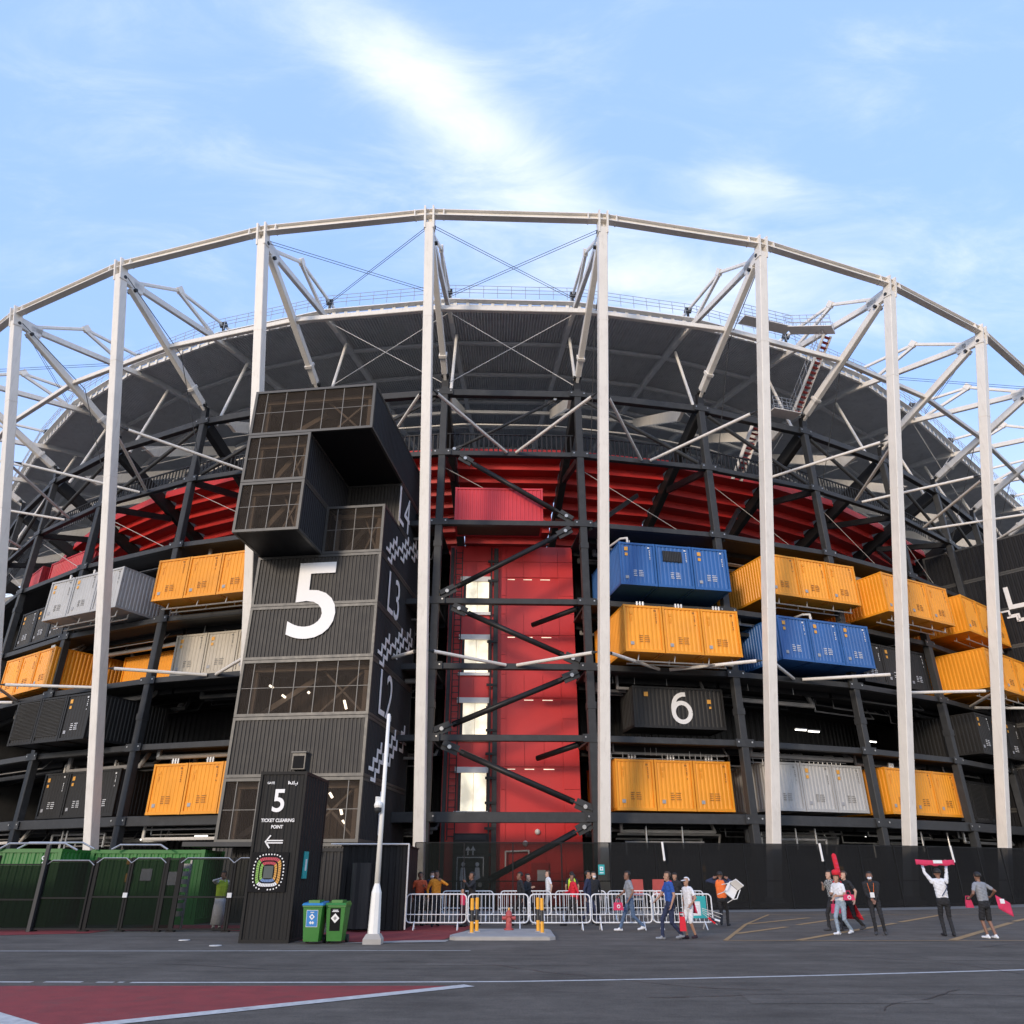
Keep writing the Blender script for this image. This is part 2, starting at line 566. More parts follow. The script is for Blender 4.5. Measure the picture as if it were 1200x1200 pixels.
def islands(mb):
    """the separate pieces of a builder, each as a builder of its own"""
    par = list(range(len(mb.v)))

    def find(i):
        while par[i] != i:
            par[i] = par[par[i]]
            i = par[i]
        return i
    for f in mb.f:
        r0 = find(f[0])
        for i in f[1:]:
            par[find(i)] = r0
    out = {}
    for f, mi in zip(mb.f, mb.m):
        b, idx = out.setdefault(find(f[0]), (MB(), {}))
        q = []
        for i in f:
            if i not in idx:
                idx[i] = len(b.v)
                b.v.append(mb.v[i])
            q.append(idx[i])
        b.f.append(tuple(q))
        b.m.append(mi)
    return [b for b, _ in out.values()]


def parts(name, mb, mats, parent):
    """one part for each separate piece"""
    return [part(name, b, mats, parent) for b in islands(mb)]


def part(name, mb, mats, parent, loc=None, label=None, stuff=False):
    if stuff:
        o = part(name, mb, mats, parent, loc, label)
        o['kind'] = 'stuff'
        return o
    me = mb if isinstance(mb, bpy.types.Mesh) else mb.mesh(name, mats)
    o = link(name, me, parent, loc)
    if label:
        o['label'] = label
    return o


def thing(name, label, cat, loc=(0, 0, 0), rz=0.0, group=None):
    o = link(name, None, None, loc, rz)
    o.empty_display_size = 0.3
    return tag(o, label, cat, group)


def tag(o, label, cat, group=None):
    o['label'] = label
    o['category'] = cat
    if group:
        o['group'] = group
    return o


def struct(name, mb, mats, label=None):
    o = link(name, mb.mesh(name, mats))
    o['kind'] = 'structure'
    if label:
        o['label'] = label
    return o


def smooth(o):
    for p in o.data.polygons:
        p.use_smooth = True
    return o


def text_mesh(s, size, mat, depth=0.012, weight=0.0, align='CENTER', xscale=1.0):
    cu_ = bpy.data.curves.new('lettering', 'FONT')
    cu_.body = s
    cu_.size = size
    cu_.extrude = depth / 2
    cu_.offset = weight
    cu_.align_x = align
    cu_.align_y = 'BOTTOM_BASELINE'
    cu_.resolution_u = 5
    ob = bpy.data.objects.new('lettering', cu_)
    COL.objects.link(ob)
    dg = bpy.context.evaluated_depsgraph_get()
    me = bpy.data.meshes.new_from_object(ob.evaluated_get(dg))
    bpy.data.objects.remove(ob)
    bpy.data.curves.remove(cu_)
    me.transform(Matrix.Diagonal((xscale, 1, 1, 1)))
    me.materials.clear()
    me.materials.append(MATS[mat])
    return me


def stand(me, x, y, z, axis='front'):
    """turn flat lettering (xy plane) so that it stands on a wall"""
    if axis == 'front':      # faces -y, reads along +x
        me.transform(Matrix.Translation((x, y, z)) @ Matrix.Rotation(PI / 2, 4, 'X'))
    else:                    # faces +x, reads along +y
        me.transform(Matrix.Translation((x, y, z)) @ Matrix.Rotation(PI / 2, 4, 'Z') @ Matrix.Rotation(PI / 2, 4, 'X'))
    return me


# ------------------------------------------------------------------ stadium plan: a ring of columns about one centre
CX, CY = -2.13, 106.05
ANG = {-8: -104.5, -7: -95.2, -6: -85.9, 13: 86.4, 14: 95.2, 15: 104.0, -5: -76.6, -4: -67.4, -3: -58.1, -2: -48.8, -1: -39.5, 0: -30.22, 1: -20.97, 2: -11.73, 3: -2.58, 4: 6.52, 5: 15.58, 6: 24.59, 7: 33.48,
       8: 42.35, 9: 51.2, 10: 60.0, 11: 68.8, 12: 77.6}
RD = 60.6                                   # radius of the dark frame
LEV = [4.55, 8.88, 13.12, 17.3, 22.78, 28.1, 33.15]
FLOOR = [0.0] + LEV[:4]


def pol(a, r, z):
    a = R(a)
    return Vector((CX + r * math.sin(a), CY - r * math.cos(a), z))


def colp(k, r, z, dt=0.0):
    """point in the radial plane of column k, dt metres to the right along the ring"""
    kc = max(-2, min(8, k))              # beyond these columns the ring runs on straight
    a = R(ANG[kc])
    return pol(ANG[kc], r, z) + Vector((math.cos(a), math.sin(a), 0)) * (dt + (k - kc) * 9.65)


def bay(k):
    a, b = colp(k, RD, 0), colp(k + 1, RD, 0)
    m = (a + b) / 2
    t = (b - a)
    L = t.length
    t.normalize()
    return m, t, Vector((t.y, -t.x, 0)), L, math.atan2(t.y, t.x)


def bw(k, t, n, z):
    m, T, Nn, L, a = bay(k)
    return m + T * t + Nn * n + Vector((0, 0, z))


BASE = Vector((CX, CY, 0))


def loc(p):
    return Vector(p) - BASE


KS = range(-7, 15)          # columns built
KB = range(-7, 14)          # bays built


def rcol(z):
    return 61.69 + 0.2224 * z
# ------------------------------------------------------------------ ground, road, markings
mb = MB()
mb.add([(-900, -300, 0), (900, -300, 0), (900, 1500, 0), (-900, 1500, 0)], [(0, 1, 2, 3)])
struct('ground', mb, 'asphalt', 'grey asphalt forecourt')
E4 = 0.004


def sheet(name, pts, mat, z, label=None):
    m_ = MB()
    m_.add([(x, y, z) for x, y in pts], [tuple(range(len(pts)))])
    return struct(name, m_, mat, label)


def strip(pts, w, z, m_=None):
    m_ = m_ or MB()
    for (x0, y0), (x1, y1) in zip(pts[:-1], pts[1:]):
        d = Vector((x1 - x0, y1 - y0)).normalized()
        nx, ny = -d.y * w / 2, d.x * w / 2
        m_.quad((x0 + nx, y0 + ny, z), (x0 - nx, y0 - ny, z), (x1 - nx, y1 - ny, z), (x1 + nx, y1 + ny, z))
    return m_


road_pts = [(-60, 20.6), (-8, 20.75), (-1, 20.9), (8, 22.2), (20, 25.5), (60, 42), (60, -40), (-60, -40)]
sheet('road', road_pts, 'asphalt_dark', E4, 'darker asphalt road in the foreground')
struct('road_edge_line', strip([(-30, 20.72), (-8, 20.76), (-1.0, 20.9)], 0.09, 2 * E4), 'paint_white', 'thin white line along the road edge')
cl = [(-6.45, 14.92), (-3, 14.95), (0, 15.05), (3, 15.45), (6, 16.0), (10, 16.85), (16, 18.4), (30, 23)]
struct('centre_line', strip(cl, 0.13, 2 * E4), 'paint_white', 'long white centre line across the road')
m_ = MB()
for x0, x1 in ((-8.75, -8.15), (-7.95, -7.3), (-9.9, -9.3), (-11, -10.4)):
    strip([(x0, 15.0), (x1, 14.98)], 0.13, 2 * E4, m_)
m2 = MB()
for x0, x1 in ((-7.05, -6.75), (-6.68, -6.58)):
    strip([(x0, 14.97), (x1, 14.96)], 0.10, 2 * E4, m_)
struct('dashed_line', m_, 'paint_white', 'short white dashes left of the centre line')
sheet('red_road_panel', [(-14, 14.5), (-0.95, 14.5), (-4.9, 11.0), (-6.3, 9.7), (-14, 14.0)], 'red_paving', 2 * E4, 'red painted wedge on the road')
struct('wedge_border', strip([(-0.7, 14.52), (-5.0, 10.98), (-6.4, 9.6)], 0.30, 3 * E4), 'paint_white', 'broad white border of the red wedge')
struct('wedge_border', strip([(-9.5, 13.9), (-6.0, 10.9), (-4.6, 9.7)], 0.42, 3 * E4 + 0.001), 'paint_white', 'broad white stripe left of the red wedge')
sheet('red_walkway', [(-24, 25.4), (-16, 25.7), (-13.2, 26.8), (-13.2, 28.8), (-24, 28.8)], 'red_paving', 2 * E4, 'red painted walkway before the green containers')
sheet('red_walkway', [(-5.9, 23.9), (-3.4, 23.3), (-1.9, 24.3), (-1.3, 30.6), (-2.6, 31.2), (-5.9, 30)], 'red_paving', 2 * E4, 'red painted walkway behind the lamp post')
sheet('red_walkway', [(-13.0, 28.0), (-10.0, 28.4), (-8.4, 27.6), (-8.4, 31), (-13.0, 31)], 'red_paving', 2 * E4 + 0.001, 'red painted floor inside the gate')
m_ = MB()
strip([(5.9, 23.9), (26, 23.9)], 0.12, 2 * E4 + .0018, m_)
strip([(5.9, 23.9), (8.6, 31.5), (11.7, 38.9)], 0.13, 2 * E4 + .001, m_)
strip([(11.7, 38.9), (34, 38.9)], 0.13, 2 * E4 + .0012, m_)
for x0, y0, x1, y1 in ((8.0, 24.1, 14.4, 32.2), (12.3, 24.1, 19.0, 32.6), (16.6, 24.1, 23.5, 32.6), (20.9, 24.1, 28, 32.6), (6.9, 26.6, 9.6, 30.0), (8.6, 31.5, 12.6, 36.2),
                       (14.9, 32.9, 19.4, 38.6), (19.6, 33.4, 24.0, 38.6), (10.4, 31.2, 15.8, 38.4)):
    strip([(x0, y0), (x1, y1)], 0.24, 2 * E4 + .0005, m_)
struct('yellow_hatching', m_, 'paint_yellow', 'worn yellow hatched box markings')
m_ = MB()
for i in range(60):
    a0, a1 = -62 + i * 2.2, -62 + (i + 1) * 2.2
    p = [pol(a0, 63.4, 0.006), pol(a0, 66.0, 0.006), pol(a1, 66.0, 0.006), pol(a1, 63.4, 0.006)]
    m_.quad(*p)
struct('concrete_apron', m_, 'apron', 'pale concrete strip along the fence')
m_ = MB()
for i in range(60):
    a0, a1 = -62 + i * 2.2, -62 + (i + 1) * 2.2
    m_.quad(pol(a0, 66.0, 0.0065), pol(a0, 66.25, 0.0065), pol(a1, 66.25, 0.0065), pol(a1, 66.0, 0.0065))
struct('gutter_line', m_, 'asphalt_dark')
# traffic island with its kerb
m_ = MB()
isl = [(-1.75, 24.2), (-1.6, 24.05), (1.05, 24.05), (1.22, 24.25), (1.22, 27.4), (1.05, 27.6), (-1.1, 27.6), (-1.25, 27.4), (-1.8, 25.0)]
for (a, z0, z1, k) in ((1.0, 0.0, 0.075, 0), (0.96, 0.075, 0.09, 0)):
    pts = [((x + 0.2) * a - 0.2, (y - 25.8) * a + 25.8) for x, y in isl]
    n = len(pts)
    m_.add([(x, y, z0) for x, y in pts] + [(x, y, z1) for x, y in pts], [(i, (i + 1) % n, n + (i + 1) % n, n + i) for i in range(n)] + [tuple(range(n, 2 * n))])
struct('traffic_island', m_, 'concrete', 'low concrete island under the hydrant')
m_ = MB()
m_.add([(-4.6, 22.9, E4 * 3), (-1.8, 23.4, E4 * 3), (-1.75, 24.1, E4 * 3), (-3.0, 23.9, E4 * 3)], [(0, 1, 2, 3)])
struct('concrete_patch', m_, 'concrete', 'pale concrete spill between lamp post and island')
for x, y in ((-9.1, 24.0), (-7.6, 22.2)):
    m_ = MB()
    m_.lathe([(0.16, 0.004), (0.15, 0.02), (0.02, 0.024)], 12)
    o = link('ground_stud', m_.mesh('ground_stud', 'paint_white'), None, (x, y, 0.003))
    tag(o, 'small white stud in the asphalt ' + ('left of the black kiosk, farther back' if x < -8 else 'in front of the black kiosk'), 'road stud', 'studs in the asphalt')

rw = random.Random(12)
m_ = MB()
for (x, y, ang, ln) in ((-3.0, 18.2, .1, 9), (6.5, 19.6, -.05, 7), (2.0, 13.2, .25, 6), (11.0, 21.5, .15, 8), (-9, 18.0, -.1, 6), (5.0, 12.0, 1.2, 3)):
    px, py = x, y
    for i in range(int(ln * 3)):
        ang += rw.uniform(-.35, .35)
        ang *= .93
        qx, qy = px + .33 * math.cos(ang), py + .33 * math.sin(ang)
        strip([(px, py), (qx, qy)], rw.uniform(.012, .03), 2 * E4 + .0015, m_)
        px, py = qx, qy
o = struct('road_cracks', m_, 'bollard_black', 'thin cracks in the asphalt')
o['kind'] = 'stuff'
for x, y, w_, h_, lab in ((3.4, 12.6, 2.6, 1.1, 'near the bottom centre'), (-1.8, 17.6, 3.4, .7, 'left of the middle of the road'), (9.0, 18.6, 3.0, .8, 'at the right of the road')):
    sheet('asphalt_patch', [(x, y), (x + w_, y + .05), (x + w_ - .1, y + h_), (x + .1, y + h_ + .04)], 'asphalt', 2 * E4, 'lighter repair patch in the asphalt ' + lab)

# ------------------------------------------------------------------ the stadium: ring of columns, frame, roof, tiers
stadium = thing('stadium', 'round stadium of white outer columns, dark steel frame and grey roof', 'stadium', BASE)


STUFF = {'bolts', 'gutter_brackets', 'roof_railing', 'tier_balustrade', 'pin'}
SPLIT = {'joint_plate', 'purlin', 'floor_joist', 'tie_rods', 'bracing_cable', 'pale_ring_truss'}


def spart(name, mb, mats, parent=None, label=None):
    mb.v = [(x - CX, y - CY, z) for x, y, z in mb.v]
    if name in SPLIT:
        name = {'tie_rods': 'tie_rod'}.get(name, name)
        return parts(name, mb, mats, parent or stadium)
    return part(name, mb, mats, parent or stadium, label=label, stuff=name in STUFF)


ZT = 40.15
for k in KS:
    rad = (colp(k, 1, 0) - colp(k, 0, 0))
    tan = Vector((-rad.y, rad.x, 0))
    # leaning white column
    m_ = MB()
    m_.sweep(colp(k, rcol(0.0), 0.0), colp(k, rcol(39.4), 39.4), [(-.295, -.29), (-.265, -.32), (.265, -.32), (.295, -.29), (.295, .29), (.265, .32), (-.265, .32), (-.295, .29)],
             up=rad, prof2=[(-.28, -.28), (-.25, -.31), (.25, -.31), (.28, -.28), (.28, .28), (.25, .31), (-.25, .31), (-.28, .28)])
    for z in (8.0, 16.0, 25.0, 33.0):
        m_.sweep(colp(k, rcol(z), z), colp(k, rcol(z + .03), z + .03), [(-.297, -.322), (.297, -.322), (.297, .322), (-.297, .322)], up=rad)
    c_ = spart('roof_column', m_, 'white_steel')
    m_ = MB()
    m_.lathe([(.8, 0), (.8, .25), (.55, .3), (.5, .5)], 12, tuple(colp(k, rcol(.2), 0)))
    spart('column_base', m_, 'concrete', c_)
    # top fork with pin plates
    m_ = MB()
    for s_ in (-1, 1):
        m_.beam(colp(k, rcol(39.0) + .05, 39.0, s_ * .27), colp(k, rcol(40.5) + .05, 40.55, s_ * .27), .12, .62, up=rad)
    m_.beam(colp(k, 70.5, 39.5, 0), colp(k, 68.6, 39.55, 0), .30, .85)
    spart('column_head', m_, 'white_steel', c_)
    m_ = MB()
    for r_, z_ in ((70.35, 39.25), (69.3, 38.95)):
        m_.tube(colp(k, r_, z_, -.38), colp(k, r_, z_, .38), .13, 8)
    spart('pin', m_, 'dark_steel', c_)
    # diagonal strut
    a_, b_ = colp(k, 69.5, 39.1), colp(k, 61.2, 34.55)
    m_ = MB()
    m_.beam(a_, b_, .40, .54, ch=.03)
    d_ = (a_ - b_).normalized()
    m_.beam(b_ + d_ * 1.25, b_ + d_ * 1.45, .56, .70, ch=.03)
    m_.beam(b_ + d_ * .4, b_ - d_ * .55, .20, .50)
    s_ = spart('roof_strut', m_, 'white_steel')
    m_ = MB()
    pp = b_ - d_ * .2
    m_.tube(pp - tan * .30, pp + tan * .30, .13, 8)
    spart('pin', m_, 'dark_steel', s_)
    m_ = MB()
    m_.beam(colp(k, 60.75, 34.4), colp(k, 60.6, 33.0), .34, .5, up=tan)
    spart('strut_shoe', m_, 'black_steel', s_)
    # rafter, chord tube with its kink and brace
    m_ = MB()
    m_.beam(colp(k, 69.4, 39.5), colp(k, 59.0, 41.15), .30, .46, ch=.03)
    f_ = spart('roof_rafter', m_, 'white_steel')
    m_ = MB()
    m_.beam(colp(k, 69.0, 39.95), colp(k, 65.6, 42.15), .20, .26, ch=.04)
    m_.beam(colp(k, 65.6, 42.15), colp(k, 60.6, 42.62), .20, .26, ch=.04)
    m_.beam(colp(k, 60.6, 42.62), colp(k, 50.0, 43.4), .20, .26, ch=.04)
    spart('rafter_chord', m_, 'white_steel', f_)
    m_ = MB()
    m_.beam(colp(k, 65.5, 42.0), colp(k, 61.6, 40.95), .2, .24)
    m_.beam(colp(k, 65.75, 42.0), colp(k, 65.4, 42.45), .3, .5)
    spart('rafter_brace', m_, 'white_steel', f_)
    m_ = MB()
    m_.beam(colp(k, 60.9, 42.45), colp(k, 60.5, 42.75), .42, .42)
    m_.beam(colp(k, 60.7, 42.5), colp(k, 60.5, 41.6), .14, .2)
    spart('rafter_bracket', m_, 'dark_steel', f_)
    # dark frame column
    m_ = MB()
    m_.beam(colp(k, RD, 0), colp(k, RD, 33.6), .48, .48, up=rad, ch=.03)
    for z_ in (10.6, 21.0):
        m_.beam(colp(k, RD, z_), colp(k, RD, z_ + .4), .54, .54, up=rad)
    d_ = spart('frame_column', m_, 'dark_steel')
    m_ = MB()
    for z_ in LEV:
        m_.beam(colp(k, RD + .26, z_, -.62), colp(k, RD + .26, z_, .62), .05, .46)
    spart('joint_plate', m_, 'dark_steel', d_)
    m_ = MB()
    for z_ in LEV:
        for dt in (-.46, .46):
            m_.tube(colp(k, RD + .28, z_ + .05, dt), colp(k, RD + .32, z_ + .05, dt), .055, 6)
    spart('bolts', m_, 'bolt_steel', d_)
    # raker beam carrying the upper tier
    m_ = MB()
    m_.beam(colp(k, 60.2, 33.0), colp(k, 38.0, 21.6), .55, .95, ch=.05)
    m_.beam(colp(k, 60.4, 28.0), colp(k, 54.5, 29.4), .30, .45)
    m_.beam(colp(k, 60.3, 22.9), colp(k, 51.0, 27.5), .35, .45)
    spart('raker_beam', m_, 'black_steel')
    m_ = MB()
    m_.beam(colp(k, 60.3, 41.2), colp(k, 26, 42.2), .35, .55)
    spart('inner_rafter', m_, 'roof_sheet')
    m_ = MB()
    m_.tube(colp(k, 57.6, 40.8, .25), colp(k, 59.6, 33.4, .25), .12, 8)
    spart('hanger_post', m_, 'white_steel')
    # pale tapered bracket under the roof
    m_ = MB()
    a_, b_, c2, d2 = colp(k, 58.5, 34.6), colp(k, 49.5, 39.2), colp(k, 49.5, 38.3), colp(k, 57.3, 34.2)
    t_ = tan * .14
    m_.add([p + t_ for p in (a_, b_, c2, d2)] + [p - t_ for p in (a_, b_, c2, d2)],
           [(0, 1, 2, 3), (7, 6, 5, 4), (0, 4, 5, 1), (1, 5, 6, 2), (2, 6, 7, 3), (3, 7, 4, 0)])
    spart('roof_bracket', m_, 'white_steel')

for k in KB:
    m, T, Nn, L, ang = bay(k)
    # ring beam on the column heads: a pale H section
    m_ = MB()
    p, q = colp(k, 70.62, 40.15), colp(k + 1, 70.62, 40.15)
    m_.ibeam(p + Vector((0, 0, 0)), q, .46, .52, .06)
    d_ = (q - p).normalized()
    for w_ in (.9, L * 1.16 - .9):
        c_ = p + d_ * w_
        m_.beam(c_ - d_ * .04, c_ + d_ * .04, .5, .58)
    spart('ring_beam', m_, 'white_steel')
    # ring tie between the struts
    m_ = MB()
    m_.beam(colp(k, 65.3, 36.95, .2), colp(k + 1, 65.3, 36.95, -.2), .32, .38, ch=.03)
    spart('strut_tie', m_, 'white_steel')
    # roof edge: gutter, fascia, walkway rail
    m_ = MB()
    A = lambda r, z: (colp(k, r, z), colp(k + 1, r, z))
    m_.beam(*A(60.55, 41.28), .18, .30)
    m_.beam(*A(60.85, 41.56), .50, .07)
    g_ = spart('roof_gutter', m_, 'gutter_white')
    m_ = MB()
    for i in range(10):
        p = A(60.75, 41.2)[0].lerp(A(60.75, 41.2)[1], (i + .5) / 10)
        m_.beam(p - Vector((0, 0, .24)), p + Vector((0, 0, .4)), .045, .26, up=T)
    spart('gutter_brackets', m_, 'gutter_white', g_)
    m_ = MB()
    for z_ in (42.1, 42.45, 42.8):
        m_.tube(*A(61.2, z_), .022, 5)
    for i in range(9):
        p = A(61.2, 41.65)[0].lerp(A(61.2, 41.65)[1], (i + .5) / 9)
        m_.tube(p, p + Vector((0, 0, 1.15)), .025, 5)
    spart('roof_railing', m_, 'galvanised', g_)
    # ribbed roof deck seen from below
    n = 40
    m_ = MB()
    vs, fs = [], []
    for i in range(n * 4 + 1):
        f = i / (n * 4)
        dz = (0.0, 0.0, .18, .18)[i % 4]
        for r_, z_ in ((60.5, 41.35), (26.0, 42.3)):
            p = colp(k, r_, z_ + dz).lerp(colp(k + 1, r_, z_ + dz), f)
            vs.append(p)
    for i in range(n * 4):
        fs.append((2 * i, 2 * i + 1, 2 * i + 3, 2 * i + 2))
    m_.add(vs, fs)
    r_ = spart('roof_deck', m_, 'roof_sheet')
    m_ = MB()
    for rr in (56.0, 51.5, 47, 42.5, 38, 33, 28):
        m_.beam(*A(rr, 41.35 + (60.5 - rr) * .028 - .13), .28, .22)
    spart('purlin', m_, 'roof_purlin', r_)
    m_ = MB()
    m_.beam(*A(49.4, 38.9), .22, .28)
    m_.beam(*A(49.4, 37.6), .12, .12)
    spart('pale_ring_truss', m_, 'white_steel', r_)
    # horizontal frame beams
    for i, z_ in enumerate(LEV):
        m_ = MB()
        h_, w_ = (.52, .42) if i == 6 else ((.36, .36) if i > 0 else (.56, .42))
        m_.beam(bw(k, -L / 2 + .2, 0, z_), bw(k, L / 2 - .2, 0, z_), w_, h_, ch=.02)
        spart('frame_beam', m_, 'dark_steel')
    # white tubes from the columns to the beam middles
    for zc_, zb_ in ((28.5, 28.1), (13.1, 13.12)):
        for kk, s_ in ((k, -1), (k + 1, 1)):
            if k == 3 and zc_ < 20:
                pass
            m_ = MB()
            zz = zc_ + (4.4 if zc_ > 20 else 1.35) * 0
            p = colp(kk, rcol(zz) - .3, zz, -s_ * .3)
            q = bw(k, s_ * .35, .25, zb_ + .05)
            m_.tube(p.lerp(q, .06), q, .105, 8)
            t_ = spart('brace_tube', m_, 'white_steel')
            m_ = MB()
            m_.tube(p, p.lerp(q, .06), .03, 6, .10)
            spart('brace_end', m_, 'dark_steel', t_)
    # upper tier: red stepped underside
    steps = MB()
    r0, z0 = 55.6, 30.85
    for i in range(15):
        r_, z_ = r0 - i * 1.12, z0 - i * .575
        P = [colp(k, r_, z_ + .62, .3), colp(k + 1, r_, z_ + .62, -.3)]
        a1, b1 = colp(k, r_, z_, .3), colp(k + 1, r_, z_, -.3)
        a2, b2 = colp(k, r_ - 1.12, z_, .3), colp(k + 1, r_ - 1.12, z_, -.3)
        steps = MB()
        up = Vector((0, 0, .62))
        steps.add([a1, b1, b1 + up, a1 + up, a1 - Nn * .12, b1 - Nn * .12, b1 - Nn * .12 + up, a1 - Nn * .12 + up],
                  [(0, 1, 2, 3), (0, 4, 5, 1)])
        steps.add([a1 + up, b1 + up, b1 - Nn * .12 + up, a1 - Nn * .12 + up, a1 - Nn * .12, b1 - Nn * .12], [(0, 1, 2, 3), (3, 2, 5, 4)], 1)
        tr = Vector((0, 0, .1))
        a1i, b1i = a1 - Nn * .121, b1 - Nn * .121
        steps.add([a1i, b1i, b2, a2, a1i + tr, b1i + tr, b2 + tr, a2 + tr],
                  [(0, 3, 2, 1), (2, 3, 7, 6)])
        steps.add([a1i + tr, b1i + tr, b2 + tr, a2 + tr], [(0, 1, 2, 3)], 1)
        spart('tier_step', steps, ['seat_red', 'tier_grey'])
    # dark balustrade above the tier
    m_ = MB()
    for i in range(26):
        t_ = -L / 2 + .4 + i * (L - .8) / 25
        m_.beam(bw(k, t_, -1.6, 29.1), bw(k, t_, -1.6, 30.7), .10, .05, up=Nn)
    m_.beam(bw(k, -L / 2 + .2, -1.6, 30.7), bw(k, L / 2 - .2, -1.6, 30.7), .10, .10)
    spart('tier_balustrade', m_, 'black_steel')
    # storey slabs and the dark inner wall
    for i, z_ in enumerate(LEV[:5]):
        if k == 3:
            continue
        m_ = MB()
        Li = L * (1 - 9.5 / 62) / 2
        a_ = [bw(k, -L / 2, -.3, z_ + .1), bw(k, L / 2, -.3, z_ + .1), bw(k, Li, -10, z_ + .1), bw(k, -Li, -10, z_ + .1)]
        up = Vector((0, 0, .12))
        m_.add([p - up for p in a_] + a_, [(0, 3, 2, 1), (4, 5, 6, 7), (0, 1, 5, 4), (1, 2, 6, 5), (2, 3, 7, 6), (3, 0, 4, 7)])
        sl = spart('floor_slab', m_, 'slab_dark')
        m_ = MB()
        for j in range(3):
            n_ = -2.2 - j * 2.4
            m_.beam(bw(k, -L / 2 + .3, n_, z_ - .2), bw(k, L / 2 - .3, n_, z_ - .2), .2, .34)
        spart('floor_joist', m_, 'black_steel', sl)
        if -2 < k < 9:
            rs = random.Random(k * 31 + i)
            for j in range(4):
                n_ = -rs.uniform(.7, 5)
                z1 = z_ - rs.uniform(.35, 1.0)
                t0, t1 = -L / 2 + rs.uniform(.3, 2.5), L / 2 - rs.uniform(.3, 2.5)
                m_ = MB()
                rr = rs.choice((.04, .06, .10, .16))
                m_.path([bw(k, t0, n_, z_), bw(k, t0, n_, z1), bw(k, t1, n_, z1), bw(k, t1, n_ - .5, z_)], rr, 7)
                spart('service_pipe', m_, rs.choice(('pipe_silver', 'plastic_grey', 'dark_steel', 'pipe_white' if i == 0 else 'plastic_grey')), sl)
    m_ = MB()
    Li = L * (1 - 9.5 / 62) / 2
    m_.corr(-Li, Li, 0, 24, 9.6, .08, .55)
    m_.xf(Matrix.Translation(m) @ Matrix.Rotation(ang, 4, 'Z'))
    spart('inner_wall', m_, 'back_dark')
    if k < -1 or k > 7:
        m_ = MB()
        m_.beam(colp(k, 58.5, 11.5), colp(k, 50.5, 11.5), .1, 23.0)
        spart('partition_wall', m_, 'back_dark')
    # upper-storey diagonals: one per bay, mirrored from bay to bay
    if k != 3:
        m_ = MB()
        s_ = 1 if k < 3 else -1
        m_.tube(bw(k, -s_ * (L / 2 - .7), 0, 28.5), bw(k, s_ * (L / 2 - .7), -.1, 32.8), .15, 8)
        spart('frame_diagonal', m_, 'dark_steel')
        m_ = MB()
        m_.beam(bw(k, s_ * (L / 2 - .4), .1, 22.5), bw(k, -s_ * 1.0, -4.5, 27.8), .24, .3)
        spart('frame_diagonal', m_, 'black_steel')
    # slender ties
    m_ = MB()
    if k in (2, 3, 8):
        m_.tube(colp(k, 60.5, 34.0), colp(k + 1, 60.3, 40.9), .028, 5)
        m_.tube(colp(k, 60.3, 40.9), colp(k + 1, 60.5, 34.0), .028, 5)
    else:
        m_.tube(colp(k, 58.5, 34.2), colp(k + 1, 50.0, 38.9), .028, 5)
    m_.tube(colp(k, 60.2, 27.3), bw(k, L * .3, -1, 23.2), .02, 4)
    spart('tie_rods', m_, 'pipe_white')
    m_ = MB()
    if k in (2, 3, -1, 7):
        for dz in (0, -.22):
            m_.tube(colp(k, 70.2, 39.75 + dz), colp(k + 1, 61.6, 41.4 + dz), .02, 5)
            m_.tube(colp(k + 1, 70.2, 39.75 + dz), colp(k, 61.6, 41.4 + dz), .02, 5)
    else:
        m_.tube(colp(k, 70.2, 39.4, .3), colp(k, 64.6, 36.6, .6), .03, 5)
        m_.tube(colp(k, 64.6, 36.6, .6), colp(k, 60.6, 28.4, .8), .03, 5)
    spart('bracing_cable', m_, 'dark_steel')
m_ = MB()

# centre bay: the zigzag of big tubes with their end plates
ZIG = [(-3.9, 28.55, 3.1, 32.75), (-3.1, 27.55, 3.6, 23.35), (3.5, 22.15, -4.0, 17.95), (-3.2, 16.7, 3.7, 13.65), (3.6, 12.55, -4.0, 9.4),
       (-3.5, 8.3, 4.1, 5.15), (4.0, 4.0, -1.6, 1.2)]
for i, (t0, z0, t1, z1) in enumerate(ZIG):
    r_ = .11 if i == 0 else .175
    n_ = -.15 if i == 0 else .12
    m_ = MB()
    a_, b_ = bw(3, t0, n_, z0), bw(3, t1, n_, z1)
    m_.tube(a_.lerp(b_, .07), a_.lerp(b_, .93), r_, 12)
    t_ = smooth(spart('zigzag_brace', m_, 'black_steel' if i else 'dark_steel'))
    for p, q in ((a_, b_), (b_, a_)):
        m_ = MB()
        e = p + (p - q).normalized() * .55
        m_.beam(e, p.lerp(q, .10), .34 if i else .2, .10)
        m_.beam(e, p.lerp(q, .055), .10, .58 if i else .3)
        spart('end_plate', m_, 'dark_steel', t_)
        m_ = MB()
        c_ = p + (p - q).normalized() * .1
        nn = bay(3)[2]
        m_.tube(c_ + nn * .05, c_ + nn * .22, .12, 8)
        spart('pin', m_, 'bolt_steel', t_)
for t0, z0, t1, z1 in ((1.5, 16.6, 4.2, 17.0), (1.5, 12.2, 4.0, 12.8), (1.7, 8.1, 4.0, 8.6)):
    m_ = MB()
    m_.tube(bw(3, t0, -2.6, z0), bw(3, t1, -.3, z1), .17, 10)
    smooth(spart('inner_brace', m_, 'black_steel'))
